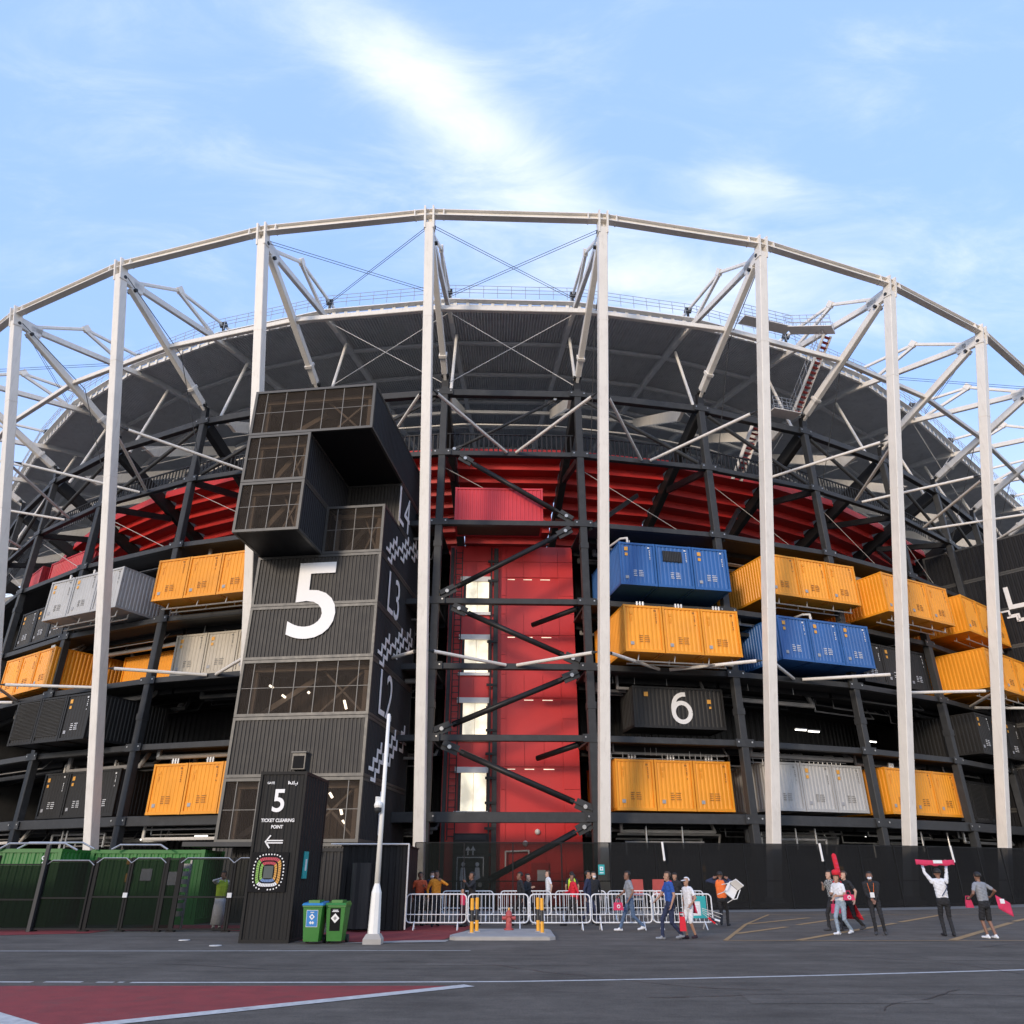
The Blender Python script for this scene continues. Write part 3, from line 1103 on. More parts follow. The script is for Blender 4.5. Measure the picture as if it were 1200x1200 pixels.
# ------------------------------------------------------------------ red lift core in the centre bay
m, T, Nn, L, a3 = bay(3)
core = thing('lift_core', 'red clad lift tower behind the zigzag braces in the central bay', 'lift tower', m, a3)
X0, X1, YF = -4.2, 4.5, 4.0          # local: x along the bay, y inwards
m_ = MB()
m_.box(X0, X1, YF + .25, YF + 5.5, 0, 22.9)
part('core_shell', m_, 'core_red', core)
cuts = [0.0] + [v for z in (4.55, 8.88, 13.12, 17.3) for v in (z + .55, z + 3.25)] + [22.9]
# cladding panels with open joints, door bays left free
for xa, xb in ((X0, -3.35), (-3.35, -2.35), (-2.35, -1.35), (-.55, -.2), (-.2, 1.0), (1.0, 2.25), (2.25, 3.45), (3.45, X1)):
    for j in range(len(cuts) - 1):
        za, zb = cuts[j], cuts[j + 1]
        door = j % 2 == 1
        if door and (-3.36 < xa < -1.3 or -.25 < xa < 3.4):
            continue
        if j == 0 and xa < -1.3 and xa > -3.4:
            continue
        hs = [(za, zb)] if zb - za < 1.8 else [(za, (za + zb) / 2), ((za + zb) / 2, zb)]
        if j == 0:
            hs = [(0, 1.7), (1.7, 3.4), (3.4, zb)]
        for z0, z1 in hs:
            m_ = MB()
            m_.box(xa + .012, xb - .012, YF + .17, YF + .248, z0 + .012, z1 - .012)
            part('cladding_panel', m_, 'core_red', core)
for z in (4.55, 8.88, 13.12, 17.3):
    # bright landing doors
    d_ = part('lift_door', MB().box(-3.0, -1.42, YF + .10, YF + .24, z + .62, z + 3.0), 'lobby_light', core, label='pale glowing lift landing door')
    part('door_lintel', MB().box(-3.4, -1.2, YF - .06, YF + .10, z + 2.85, z + 3.2), 'sign_white', d_)
    part('door_sill', MB().box(-3.4, -1.2, YF - .02, YF + .09, z + .42, z + .62), 'sign_white', d_)
    part('door_seam', MB().box(-2.235, -2.205, YF + .08, YF + .099, z + .64, z + 2.84), 'pipe_white', d_)
    part('door_jamb', MB().box(-3.17, -3.01, YF + .02, YF + .22, z + .63, z + 2.84), 'dark_steel', d_)
    part('door_jamb', MB().box(-1.41, -1.27, YF + .02, YF + .22, z + .63, z + 2.84), 'dark_steel', d_)
    # recessed bay with lamps
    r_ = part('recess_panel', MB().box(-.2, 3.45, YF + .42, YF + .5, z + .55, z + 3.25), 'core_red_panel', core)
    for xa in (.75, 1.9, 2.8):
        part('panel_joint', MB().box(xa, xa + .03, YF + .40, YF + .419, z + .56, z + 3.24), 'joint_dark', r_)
    for xa, w_ in ((-.1, .62), (1.0, .75), (2.2, .85)):
        part('tube_lamp', MB().box(xa, xa + w_ * .8, YF + .20, YF + .25, z + 3.08, z + 3.125), 'lobby_light', core)
# guide rails, ladder, centre mast
m_ = MB()
m_.beam((-.92, YF - .05, 0), (-.92, YF - .05, 22.6), .30, .3, up=(0, 1, 0))
part('mast', m_, 'dark_steel', core)
m_ = MB()
m_.beam((-1.25, YF - .2, 0), (-1.25, YF - .2, 22.6), .10, .12, up=(0, 1, 0))
for i in range(15):
    m_.box(-1.5, -.8, YF - .28, YF - .12, 1.2 + i * 1.45, 1.35 + i * 1.45)
part('guide_rail', m_, 'black_steel', core)
m_ = MB()
for x in (-3.75, -3.3):
    m_.beam((x, YF - .3, 3.5), (x, YF - .3, 22.4), .07, .09, up=(0, 1, 0))
for i in range(46):
    m_.box(-3.75, -3.3, YF - .32, YF - .28, 3.7 + i * .41, 3.75 + i * .41)
part('ladder', m_, 'black_steel', core, stuff=True)
m_ = MB()
m_.beam((-4.0, YF - .1, 0), (-4.0, YF - .1, 22.6), .22, .25, up=(0, 1, 0))
part('edge_post', m_, 'dark_steel', core)
# ground door with lift pictogram
d_ = part('goods_door', MB().box(-3.35, -1.3, YF - .3, YF + .1, 0, 3.9), 'black_steel', core, label='black roller shutter lift door at ground level')
m_ = MB()
for i in range(10):
    m_.box(-3.25, -1.4, YF - .34, YF - .301, .3 + i * .36, .56 + i * .36)
parts('shutter_slat', m_, 'dark_steel', d_)
# pictogram: a frame with two figures and arrows, in grey lines
pic = MB()
y0, y1 = YF - .37, YF - .345
for xa, xb, za, zb in ((-3.1, -1.5, 2.55, 2.6), (-3.1, -1.5, .75, .8), (-3.1, -3.05, .8, 2.55), (-1.55, -1.5, .8, 2.55)):
    pic.box(xa, xb, y0, y1, za, zb)
for xc in (-2.72, -1.88):
    pic.ball((xc, (y0 + y1) / 2, 2.2), .12, 8, 6, (1, .1, 1))
    pic.prism([(xc - .2, 1.3), (xc + .2, 1.3), (xc + .12, 2.03), (xc - .12, 2.03)], y0, y1)
    pic.box(xc - .12, xc - .03, y0, y1, .85, 1.3)
    pic.box(xc + .03, xc + .12, y0, y1, .85, 1.3)
for xc in (-2.45, -2.15):
    pic.prism([(xc - .03, 2.7), (xc + .03, 2.7), (xc + .03, 3.0), (xc - .03, 3.0)], y0, y1)
    pic.prism([(xc - .16, 2.95), (xc + .16, 2.95), (xc, 3.2)], y0, y1)
part('pictogram', pic, 'print_grey', d_)
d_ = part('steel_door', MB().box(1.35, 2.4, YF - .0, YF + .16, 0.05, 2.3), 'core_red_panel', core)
part('notice', MB().box(1.7, 2.2, YF - .03, YF - .001, 1.3, 1.9), 'paper', d_)
part('door_handle', MB().box(2.2, 2.3, YF - .08, YF - .001, 1.0, 1.1), 'galvanised', d_)
m_ = MB()
m_.path([(-.2, YF - .1, 1.9), (-.2, YF - .1, 2.9), (1.2, YF - .1, 2.95), (1.2, YF - .1, 2.6)], .05)
part('cable_conduit', m_, 'sign_white', core)
for x_, z_ in ((1.0, 3.35), (1.75, 4.0)):
    m_ = MB()
    m_.ball((x_, YF + .1, z_), .17, 10, 6)
    part('wall_light', m_, 'pipe_white', core)

# ------------------------------------------------------------------ shipping containers
MESH = {}


def cmesh(key, fn):
    if key not in MESH:
        MESH[key] = fn()
    return MESH[key]


W_, H_, D_ = 2.438, 2.896, 6.06


def end_frame(w, h, d):
    m_ = MB()
    b = .13
    for x in (0, w - b):
        for y in (0, d - b):
            m_.box(x, x + b, y, y + b, 0, h)
    for y in (0.004, d - b - .004):
        m_.box(b, w - b, y, y + b, 0.002, .17)
        m_.box(b, w - b, y, y + b, h - .13, h - .002)
    for x in (0.004, w - b - .004):
        m_.box(x, x + b, b, d - b, 0.004, .16)
        m_.box(x, x + b, b, d - b, h - .10, h - .004)
    return m_


def castings(w, h, d):
    m_ = MB()
    for x in (-.006, w - .172):
        for y in (-.006, d - .172):
            for z in (-.006, h - .114):
                m_.box(x, x + .178, y, y + .178, z, z + .12)
    return m_


def side_walls(w, h, d):
    m_ = MB()
    rot = Matrix.Rotation(PI / 2, 4, 'Z')
    s0 = len(m_.v)
    m_.corr(.13, d - .13, .16, h - .1, 0, .045, .275)          # runs along x, ribs to -y
    # left wall: outward is -x
    m_.xf(Matrix.Translation((.05, 0, 0)) @ Matrix(((0, 1, 0, 0), (1, 0, 0, 0), (0, 0, 1, 0), (0, 0, 0, 1))), s0)
    s1 = len(m_.v)
    m_.corr(.13, d - .13, .16, h - .1, 0, .045, .275)
    m_.xf(Matrix.Translation((w - .05, 0, 0)) @ Matrix(((0, -1, 0, 0), (1, 0, 0, 0), (0, 0, 1, 0), (0, 0, 0, 1))), s1)
    m_.quad((.13, .1, h - .03), (w - .13, .1, h - .03), (w - .13, d - .1, h - .03), (.13, d - .1, h - .03))
    m_.corr(.13, w - .13, .17, h - .13, d - .08, .03, .3)
    return m_


def end_wall(w, h):
    return MB().corr(.13, w - .13, .17, h - .13, .075, .032, .27)


def lettering_bars(seed):
    rnd = random.Random(seed)
    m_ = MB()
    y0, y1 = .018, .032
    for j in range(4):                       # block of small print low down
        z = .62 + j * .12
        for x0, n in ((.90, 3), (1.25, 4)):
            x = x0
            for i in range(n):
                w = rnd.uniform(.035, .075)
                m_.box(x, x + w, y0, y1, z, z + .05)
                x += w + .022
    for i in range(7):                       # code running down the right edge
        z = 2.45 - i * .115
        if rnd.random() < .85:
            m_.box(2.02 + (i % 2) * .01, 2.08, y0, y1, z - rnd.uniform(.05, .085), z)
    m_.box(1.93, 2.06, y0, y1, 2.56, 2.66)
    return m_


def container(label, colour, k, t, n, z, group, w=W_, h=H_, d=D_, style='end', rot=0.0, vent=0, seed=0, back=False):
    p = bw(k, t, n, z)
    c = thing('shipping_container', label, 'container', p, bay(k)[4] + rot, group)
    key = (colour, w, h, d)
    part('side_walls', cmesh(('s',) + key, lambda: side_walls(w, h, d).mesh('side_walls', 'cont_' + colour)), None, c)
    part('frame', cmesh(('f',) + key, lambda: end_frame(w, h, d).mesh('frame', 'frame_' + colour)), None, c)
    part('corner_castings', cmesh(('k',) + key, lambda: castings(w, h, d).mesh('corner_castings', 'frame_' + colour)), None, c, stuff=True)
    part('floor_pan', cmesh(('b',) + key, lambda: MB().box(.1, w - .1, .1, d - .1, .06, .16).mesh('floor_pan', 'underside' if colour == 'bright_red' else 'cont_' + colour)), None, c)
    e = part('end_wall', cmesh(('e',) + key, lambda: end_wall(w, h).mesh('end_wall', 'cont_' + colour)), None, c)
    if style == 'end':
        ink = 'print_dark' if colour == 'orange' else 'print_mid' if colour in ('grey', 'cream') else 'print_white'
        part('lettering', cmesh(('l', ink, seed % 3), lambda: lettering_bars(seed % 3).mesh('lettering', ink)), None, e, stuff=True)
        part('sticker', cmesh(('st', w), lambda: MB().box(.34, .56, .018, .034, .42, .62).mesh('sticker', 'sticker_grey')), None, e)
        if colour in ('blue', 'black', 'grey', 'cream', 'red'):
            part('warning_label', cmesh('wl', lambda: MB().box(.36, .60, .016, .032, 2.33, 2.58).mesh('warning_label', 'label_orange')), None, e)
            if colour != 'red':
                part('warning_label', cmesh('wl2', lambda: MB().box(.38, .57, .016, .032, 1.98, 2.17).mesh('warning_label', 'label_orange')), None, e)
        else:
            part('warning_label', cmesh('wl3', lambda: MB().box(.40, .58, .016, .032, 2.3, 2.48).box(.42, .5, .016, .032, 1.9, 2.2).mesh('warning_label', 'frame_orange')), None, e)
    if style == 'louvre':
        def lv():
            m_ = MB()
            for i in range(26):
                z_ = .35 + i * .09
                m_.add([(.16, .05, z_), (w - .16, .05, z_), (w - .16, -.02, z_ + .055), (.16, -.02, z_ + .055),
                        (.16, .05, z_ + .02), (w - .16, .05, z_ + .02), (w - .16, -.02, z_ + .075), (.16, -.02, z_ + .075)],
                       [(0, 1, 2, 3), (7, 6, 5, 4), (2, 6, 7, 3), (0, 4, 5, 1), (0, 3, 7, 4), (1, 5, 6, 2)])
            return m_.mesh('louvre_blades', 'tower_frame')
        part('louvre_blades', cmesh('louv', lv), None, e, stuff=True)
    if style == 'grille':
        g_ = part('vent_grille', MB().box(.45, 1.75, .0, .05, 1.75, 2.5), 'black_steel', e)
        m_ = MB()
        for i in range(11):
            m_.box(.5 + i * .115, .55 + i * .115, -.03, -.001, 1.8, 2.45)
        part('grille_bars', m_, 'dark_steel', g_, stuff=True)
        part('lettering', cmesh(('l', 'print_white', 1), lambda: lettering_bars(1).mesh('lettering', 'print_white')), None, e)
    if vent:
        m_ = MB()
        if vent == 1:       # bent white pipe on the roof
            m_.path([(w * .35, .7, h - .05), (w * .35, .7, h + .62), (w * .35 - .35, 1.0, h + .66), (w * .35 - .9, 2.6, h + .5)], .075, 8)
            m_.path([(w * .35 + .16, .8, h - .05), (w * .35 + .16, .8, h + .5)], .05, 6)
        else:               # stub cluster
            for i in range(3):
                m_.tube((w * .42 + i * .19, .35, h - .05), (w * .42 + i * .19, .35, h + .34), .07, 8)
            m_.tube((w * .38, .35, h + .2), (w * .42 + .45, .35, h + .2), .05, 6)
        part('vent_pipe', m_, 'pipe_white' if vent == 1 else 'pipe_silver', c)
    return c


POS = ('left', 'middle', 'right')


def trio(colour, k, t0, n, z, where, vent=0, style=('end',) * 3, only=(0, 1, 2), rail=False, gname=None):
    for i in only:
        container(f'{colour} container end, {POS[i]} one of three, {where}', colour, k, t0 + i * (W_ + .06), n, z,
                  f'{colour} containers {where}', style=style[i], vent=vent if not isinstance(vent, tuple) else vent[i], seed=i + k)
    if rail:
        m_ = MB()
        y_ = .55
        for dz, dy in ((-.42, .0), (-.36, .9)):
            m_.tube((.5, y_ + dy, dz), (7.0, y_ + dy, dz), .05, 6)
            for x in (.9, 3.2, 5.4, 6.9):
                m_.tube((x, y_ + dy, dz), (x + .08, y_ + dy, -.02), .04, 6)
        o = link('drain_rail', m_.mesh('drain_rail', 'pipe_silver'), None, bw(k, t0, n, z), bay(k)[4])
        tag(o, f'pale pipe rail beneath {colour} trio {where}', 'pipe', 'pipe rails under overhanging containers')


trio('blue', 4, -2.95, 1.65, 18.12, 'topmost, right of the red lift tower', style=('end', 'grille', 'end'), vent=(1, 0, 0))
trio('orange', 4, -3.27, 2.6, 13.55, 'between the blue trio and the number 6', vent=2, rail=True)
trio('orange', 4, -3.1, -1.15, 5.05, 'in the bottom row below the number 6', vent=2)
trio('orange', 5, -2.1, 1.55, 18.4, 'topmost, above the second blue trio', rail=True)
trio('blue', 5, -2.05, 1.6, 14.0, 'under a topmost orange trio on the right', vent=(0, 1, 0))
trio('grey', 5, -2.35, -1.05, 5.2, 'in the bottom row on the right', vent=1)
trio('orange', 6, -2.6, 2.4, 18.1, 'topmost, fourth stack right of the lift', rail=True)
trio('black', 6, -2.9, -.3, 13.75, 'recessed beside the lower far right orange', vent=(0, 0, 1))
trio('orange', 6, -2.6, -.45, 5.2, 'bottom row, rightmost orange in view', vent=(2, 0, 0))
trio('orange', 7, -2.5, 2.4, 18.2, 'topmost, nearest the right edge', rail=True)
trio('orange', 7, -2.55, 3.0, 13.9, 'below the topmost far right orange', rail=True)
trio('black', 7, -2.3, 1.1, 9.5, 'low beside the far right column')
trio('black', 7, -2.6, -1.4, 5.1, 'louvred, in the bottom row at the far right', style=('louvre',) * 3)
trio('orange', 1, -4.35, 2.0, 17.92, 'topmost, left of the black number 5 tower', rail=True)
trio('cream', 1, -4.75, -1.5, 13.72, 'between the orange trios left of the tower', vent=(0, 1, 1))
trio('orange', 1, -2.75, .55, 4.85, 'bottom row, left of the black tower', vent=2)
trio('grey', 0, -4.3, 2.5, 17.75, 'topmost, overhanging at the left', vent=(1, 1, 0), rail=True)
trio('black', 0, -4.7, 2.25, 9.3, 'part louvred, overhanging at the left', style=('louvre', 'louvre', 'end'))
trio('black', 0, -4.75, -1.0, 5.0, 'with orange labels, bottom row at the left', vent=1)
trio('black', -1, -3.5, 0.0, 17.7, 'upper row at the left edge', vent=(0, 1, 0))
trio('orange', -1, -2.4, .6, 13.6, 'at the left edge over the louvred black', vent=(0, 0, 2))
# single containers
c6 = container('black container broadside with a big white 6, right of the lift tower', 'black', 4, -1.76, -.95, 9.82, None, w=6.06, h=2.55, d=2.44, style='side')
def ribbon(pts, w, y0, y1):
    n = len(pts)
    m_ = MB()
    L_, R_ = [], []
    for i, (x, z) in enumerate(pts):
        xa, za = pts[max(0, i - 1)]
        xb, zb = pts[min(n - 1, i + 1)]
        d = Vector((xb - xa, zb - za)).normalized()
        L_.append((x - d.y * w / 2, z + d.x * w / 2))
        R_.append((x + d.y * w / 2, z - d.x * w / 2))
    v = [(x, y0, z) for x, z in L_ + R_] + [(x, y1, z) for x, z in L_ + R_]
    f = []
    for i in range(n - 1):
        f += [(i, i + 1, n + i + 1, n + i), (2 * n + i, 3 * n + i, 3 * n + i + 1, 2 * n + i + 1), (i, 2 * n + i, 2 * n + i + 1, i + 1), (n + i, n + i + 1, 3 * n + i + 1, 3 * n + i)]
    f += [(0, n, 3 * n, 2 * n), (n - 1, 3 * n - 1, 4 * n - 1, 2 * n - 1)]
    return m_.add(v, f)


six = ribbon([(3.2 + .56 * math.cos(t), 1.0 + .585 * math.sin(t)) for t in [i * 2 * PI / 28 for i in range(29)]], .27, -.005, .02)
stem = [(2.64, 1.0), (2.63, 1.19), (2.65, 1.42), (2.72, 1.67), (2.85, 1.89), (3.03, 2.03), (3.25, 2.11), (3.50, 2.125)]
s6 = ribbon(stem, .27, -.008, .018)
six.add(s6.v, s6.f)
part('number_six', six, 'sign_white', c6)
for x, z, s in ((.75, 1.92, .27), (4.95, 1.6, .25), (5.05, 1.28, .14)):
    part('warning_label', MB().box(x, x + s, .005, .03, z, z + s), 'label_orange', c6)
cr = container('bright red container resting on the beam above the lift tower', 'bright_red', 3, -3.82, -.35, 23.05, None, w=6.0, h=2.6, d=2.44, style='side')
for xa in (.35, 1.8):
    part('white_plate', MB().box(xa, xa + 1.1, -.05, -.007, -.02, .07), 'sign_white', cr)
container('orange container broadside behind the left frame column', 'orange', 0, -2.6, -3.4, 13.45, None, w=6.06, h=2.9, d=2.44, style='side')
container('dark red container broadside at the left edge, right of the raking column', 'red', -1, -4.2, -1.3, 22.98, 'dark red containers at the left edge', w=6.06, h=2.6, d=2.44, style='side')
container('dark red container at the left edge, left of the raking column', 'red', -2, -1.6, -1.0, 22.98, 'dark red containers at the left edge', w=6.06, h=2.6, d=2.44, style='side')
for k, lab in ((4, 'beside the stacked red chairs'), (5, 'behind the group with red scarves'), (6, 'behind the man raising a scarf')):
    c = container('plain black container behind the mesh fence ' + lab, 'black', k, -3.1, -.6, .05, 'black containers behind the right mesh fence', w=6.06, h=2.6, d=2.44, style='side')
    part('warning_label', MB().box(4.6, 4.9, .005, .03, 1.75, 2.05).box(4.6, 4.85, .005, .03, 1.35, 1.6), 'label_orange', c)
for k in (0, 1):
    container('dark container under the first floor ' + ('behind the green containers' if k == 0 else 'left of the black tower base'), 'black', k, -2.8, -2.5, .05,
              'dark containers on the ground floor at left', w=6.06, h=2.9, d=2.44, style='side')

# ------------------------------------------------------------------ lit tube lamps inside the storeys
LAMPS = [(5, 3.2, -4, 10.75, 'upper, left of two, in the bay of the grey containers'), (5, 4.3, -4, 10.7, 'upper, right of two, in the bay of the grey containers'),
         (5, .4, -5, 3.95, 'low, left of two, under the grey containers'), (5, 3.1, -5, 4.0, 'low, right of two, under the grey containers'),
         (6, .6, -5, 4.05, 'low, under the rightmost bottom orange containers'), (6, 2.9, -5, 10.7, 'upper, in the fourth bay right of the lift'),
         (4, 3.6, -4, 10.75, 'beside the number 6 container'), (1, -2.0, -4, 3.85, 'under the bottom orange containers at left'),
         (0, 2.6, -4, 3.7, 'above the green containers')]
for k, t, n, z, lab in LAMPS:
    th = thing('tube_lamp', 'lit fluorescent tube ' + lab, 'lamp', bw(k, t, n, z), bay(k)[4], 'lit tubes inside the storeys')
    part('tube', MB().box(-.45, .45, -.05, .05, 0, .07), 'tube_light', th)
    part('tray', MB().box(-.5, .5, -.08, .08, .07, .14), 'galvanised', th)
# pipework under the first floor
rnd = random.Random(3)
for k, lab in ((4, 'behind the stacked red chairs'), (5, 'under the grey containers'), (6, 'under the rightmost orange containers'), (0, 'above the green containers')):
    m_ = MB()
    for i in range(4):
        z = 3.35 + i * .22
        y = .6 + rnd.uniform(0, 2)
        x0 = rnd.uniform(-3.6, -2)
        x1 = rnd.uniform(1, 3.8)
        m_.path([(x0, y, z - rnd.choice((.0, .7))), (x0, y, z), (x1, y, z), (x1, y + rnd.uniform(0, .6), z - rnd.choice((0, .8)))], rnd.uniform(.03, .075), 6)
    for i in range(2):
        x = rnd.uniform(-3.4, 3.4)
        m_.tube((x, .8, 3.0), (x, .8, 4.2), .05, 6)
    o = link('water_pipes', m_.mesh('water_pipes', 'pipe_silver'), None, bw(k, 0, 0, 0), bay(k)[4])
    tag(o, 'tangle of pale pipes under the first floor ' + lab, 'pipes', 'pipework under the first floor')
m_ = MB()
for i in range(22):
    z = rnd.choice((8.2, 8.05, 7.9, 12.5))
    m_.tube((-4 + i * .36, 1.2, z), (-4 + i * .36, 1.2, z + .45), .02, 4)
for z in (8.0, 8.25):
    m_.tube((-4, 1.2, z), (4, 1.2, z), .03, 5)
me = m_.mesh('cable_tray', 'galvanised')
for k, lab in ((4, 'over the bottom orange trio beneath number 6'), (5, 'over the bottom grey containers')):
    o = link('cable_tray', me, None, bw(k, 0, 0, 0), bay(k)[4])
    tag(o, 'thin hanging cable tray ' + lab, 'cable tray', 'cable trays')

# ------------------------------------------------------------------ stair towers of stacked black containers


def corr_wall(m_, x0, x1, z0, z1, y, pitch=.235, depth=.045):
    m_.corr(x0, x1, z0, z1, y, depth, pitch)


def rim(x0, x1, y0, y1, z0, z1, b=.15):
    """edge frame of one module"""
    m_ = MB()
    for x in (x0, x1 - b):
        for y in (y0, y1 - b):
            m_.box(x, x + b, y, y + b, z0, z1)
    for z in (z0 + .003, z1 - b - .003):
        for y in (y0 + .003, y1 - b - .003):
            m_.box(x0 + b, x1 - b, y, y + b, z, z + b)
        for x in (x0 + .003, x1 - b - .003):
            m_.box(x, x + b, y0 + b, y1 - b, z, z + b)
    return m_


TX0, TX1 = -4.42, 2.95
PZ = 3.055


def module(tower, x0, x1, y0, y1, z0, front, z1=None, mull=None, lamps=()):
    k = 2 if tower.name == 'stair_tower' else 8
    z1 = z1 or z0 + PZ
    z0, z1 = z0 + .012, z1 - .012
    mod = part('tower_module', rim(x0, x1, y0, y1, z0, z1), 'tower_frame', tower)
    m_ = MB()
    for xs, s in ((x0 + .06, -1), (x1 - .06, 1)):
        s0 = len(m_.v)
        m_.corr(y0 + .15, y1 - .15, z0 + .15, z1 - .15, 0, .04 if k == 2 else .10, .27 if k == 2 else .36)
        m_.xf(Matrix.Translation((xs, 0, 0)) @ (Matrix(((0, 1, 0, 0), (1, 0, 0, 0), (0, 0, 1, 0), (0, 0, 0, 1))) if s < 0 else
                                               Matrix(((0, -1, 0, 0), (1, 0, 0, 0), (0, 0, 1, 0), (0, 0, 0, 1)))), s0)
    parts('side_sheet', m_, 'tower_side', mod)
    m_ = MB()
    m_.box(x0 + .15, x1 - .15, y0 + .15, y1 - .15, z0 + .02, z0 + .1)
    part('module_floor', m_, 'tower_side', mod)
    m_ = MB()
    m_.box(x0 + .15, x1 - .15, y0 + .15, y1 - .15, z1 - .1, z1 - .02)
    part('module_roof', m_, 'tower_side', mod)
    if front == 'corr':
        m_ = MB()
        m_.corr(x0 + .15, x1 - .15, z0 + .15, z1 - .15, y0 + .09, .05, .215)
        part('front_sheet', m_, 'tower_black', mod)
    elif front == 'glass':
        part('pane', MB().box(x0 + .15, x1 - .15, y0 + .08, y0 + .10, z0 + .15, z1 - .15), 'tower_glass', mod)
        n = mull or max(2, round((x1 - x0) / 1.05))
        w = (x1 - x0 - .3) / n
        m_ = MB()
        for i in range(n + 1):
            if i == 0:
                continue
            x = x0 + .15 + (i - .5) * w
            m_.box(x - .022, x + .022, y0 + .05, y0 + .079, z0 + .15, z1 - .15)
        m_.box(x0 + .15, x1 - .15, y0 + .055, y0 + .0785, (z0 + z1) / 2 - .016, (z0 + z1) / 2 + .016)
        part('mullions', m_, 'mullion', mod, stuff=True)
        m_ = MB()
        xm = (x0 + x1) / 2
        m_.beam((x0 + .45, y0 + 1.0, z0 + .1), (x0 + .45, y0 + 1.0, z1 - .1), .28, .2, up=(0, 1, 0))
        m_.beam((x1 - .55, y0 + 1.0, z0 + .1), (x1 - .55, y0 + 1.0, z1 - .1), .28, .2, up=(0, 1, 0))
        xa = x0 + .55 * (x1 - x0)
        m_.beam((xa, y0 + 1.3, z0 + .2), (x1 - .6, y0 + 1.3, z1 - .2), .1, .14, up=(0, 1, 0))
        m_.beam((xa, y0 + 1.35, z1 - .2), (x1 - .6, y0 + 1.35, z0 + .2), .1, .14, up=(0, 1, 0))
        m_.beam((x0 + .2, y0 + 2.2, z0 + .3), (xm, y0 + 2.2, z1 - .5), .3, .25, up=(0, 1, 0))
        m_.box(x0 + .2, x1 - .2, y0 + .8, y0 + 1.0, z1 - .45, z1 - .2)
        parts('inner_brace', m_, 'tower_inner', mod)
        part('back_sheet', MB().corr(x0 + .2, x1 - .2, z0 + .12, z1 - .12, y0 + 3.4, .06, .4), 'tower_back', mod)
        for (fx, fz, w_, tilt) in lamps:
            m_ = MB()
            x, z = x0 + fx * (x1 - x0), z0 + fz * (z1 - z0)
            m_.beam((x, y0 + 1.6, z), (x + w_ * math.cos(tilt), y0 + 1.6, z + w_ * math.sin(tilt)), .11, .11)
            part('tube_lamp', m_, 'tube_light', mod)
    part('rear_sheet', MB().box(x0 + .2, x1 - .2, y1 - .12, y1 - .08, z0 + .15, z1 - .15), 'tower_side', mod)
    return mod


def make_tower(k, label, full=True):
    """local frame: x along the bay, y inwards (front at y = -6)"""
    t = thing('stair_tower', label, 'tower', bw(k, 0, 0, 0), bay(k)[4])
    yf, yb = -6.0, 2.6
    kinds = ['corr', 'glass', 'corr', 'glass', 'corr', 'corr']
    lamps = {1: ((.72, .72, .3, 2.2), (.80, .45, .28, 1.9), (.82, .30, .2, 2.0)), 3: ((.17, .62, .26, 2.6), (.25, .48, .25, -.6), (.45, .50, .12, .8), (.76, .2, .5, 1.9))}
    for i, kd in enumerate(kinds):
        module(t, TX0, TX1, yf, yb, i * PZ, kd, lamps=lamps.get(i, ()) if full else (), mull=6 if kd == 'glass' else None)
    zb = 6 * PZ
    yp = -9.55
    module(t, -.62, TX1, yf, yb, zb, 'glass', mull=3)                      # right-hand glass box
    module(t, TX0 + .05, -.63, yp, yb, zb, 'glass', mull=3)                 # left boxes that jut out
    module(t, TX0 + .05, -.63, yp, yb, zb + PZ, 'glass', mull=3)
    module(t, -.62, TX1, yf + 3.2, yb, zb + PZ, 'corr')                     # recessed wall over the terrace
    module(t, TX0 + .05, TX1, yp, yb, zb + 2 * PZ, 'glass', mull=6)         # top box across
    return t


tower = make_tower(2, 'tall black stair tower of stacked containers marked with a big white 5')
tower_b = make_tower(8, 'black corrugated stair tower partly visible at the right edge', full=False)
num = stand(text_mesh('5', 6.35, 'sign_white', weight=.05, depth=.03, xscale=1.06), -.72, -6.03, 13.42)
part('number_five', num, None, tower)
# level names and stair zigzags on the right flank
xs = TX1 + .035


def flank(tower, txt, y, z, size, mirror=False):
    me = text_mesh(txt, size, 'print_grey', depth=.02, xscale=.8, align='LEFT', weight=-.004 * size)
    stand(me, xs, y, z, 'side')
    part('level_name', me, None, tower)


def zigzag(tower, y0, z0, n, step=.62, rise=.42, w=.19):
    """three parallel stepped lines rising to the rear"""
    for row in range(2):
        m_ = MB()
        y, z = y0 + row * .45, z0 + row * -.50
        for i in range(n):
            m_.box(xs - .01, xs + .02, y, y + step + w, z, z + w)
            m_.box(xs - .01, xs + .02, y + step, y + step + w, z + w + .001, z + rise + w)
            y += step
            z += rise + w * .5
        part('stair_symbol', m_, 'print_grey', tower)


flank(tower, '1', -3.4, 3.5, 3.2)
flank(tower, 'L2', -4.6, 9.5, 3.6)
flank(tower, 'L3', -4.4, 15.4, 3.6)
flank(tower, 'L4', -3.4, 21.6, 3.6)
for z0, y0 in ((6.5, -5.3), (12.6, -5.3), (18.8, -5.2)):
    zigzag(tower, y0, z0, 3)
    zigzag(tower, y0 + 2.6, z0 + 1.1, 3)
    zigzag(tower, y0 + 5.2, z0 + 2.2, 2)
part('vent_box', MB().box(-.75, -.05, -6.3, -5.95, 6.45, 7.25), 'tower_frame', tower)
part('vent_hood', MB().box(-.80, .0, -6.4, -5.95, 7.251, 7.31), 'mullion', tower)
part('vent_opening', MB().box(-.68, -.12, -6.33, -6.301, 6.5, 7.1), 'poster_black', tower)
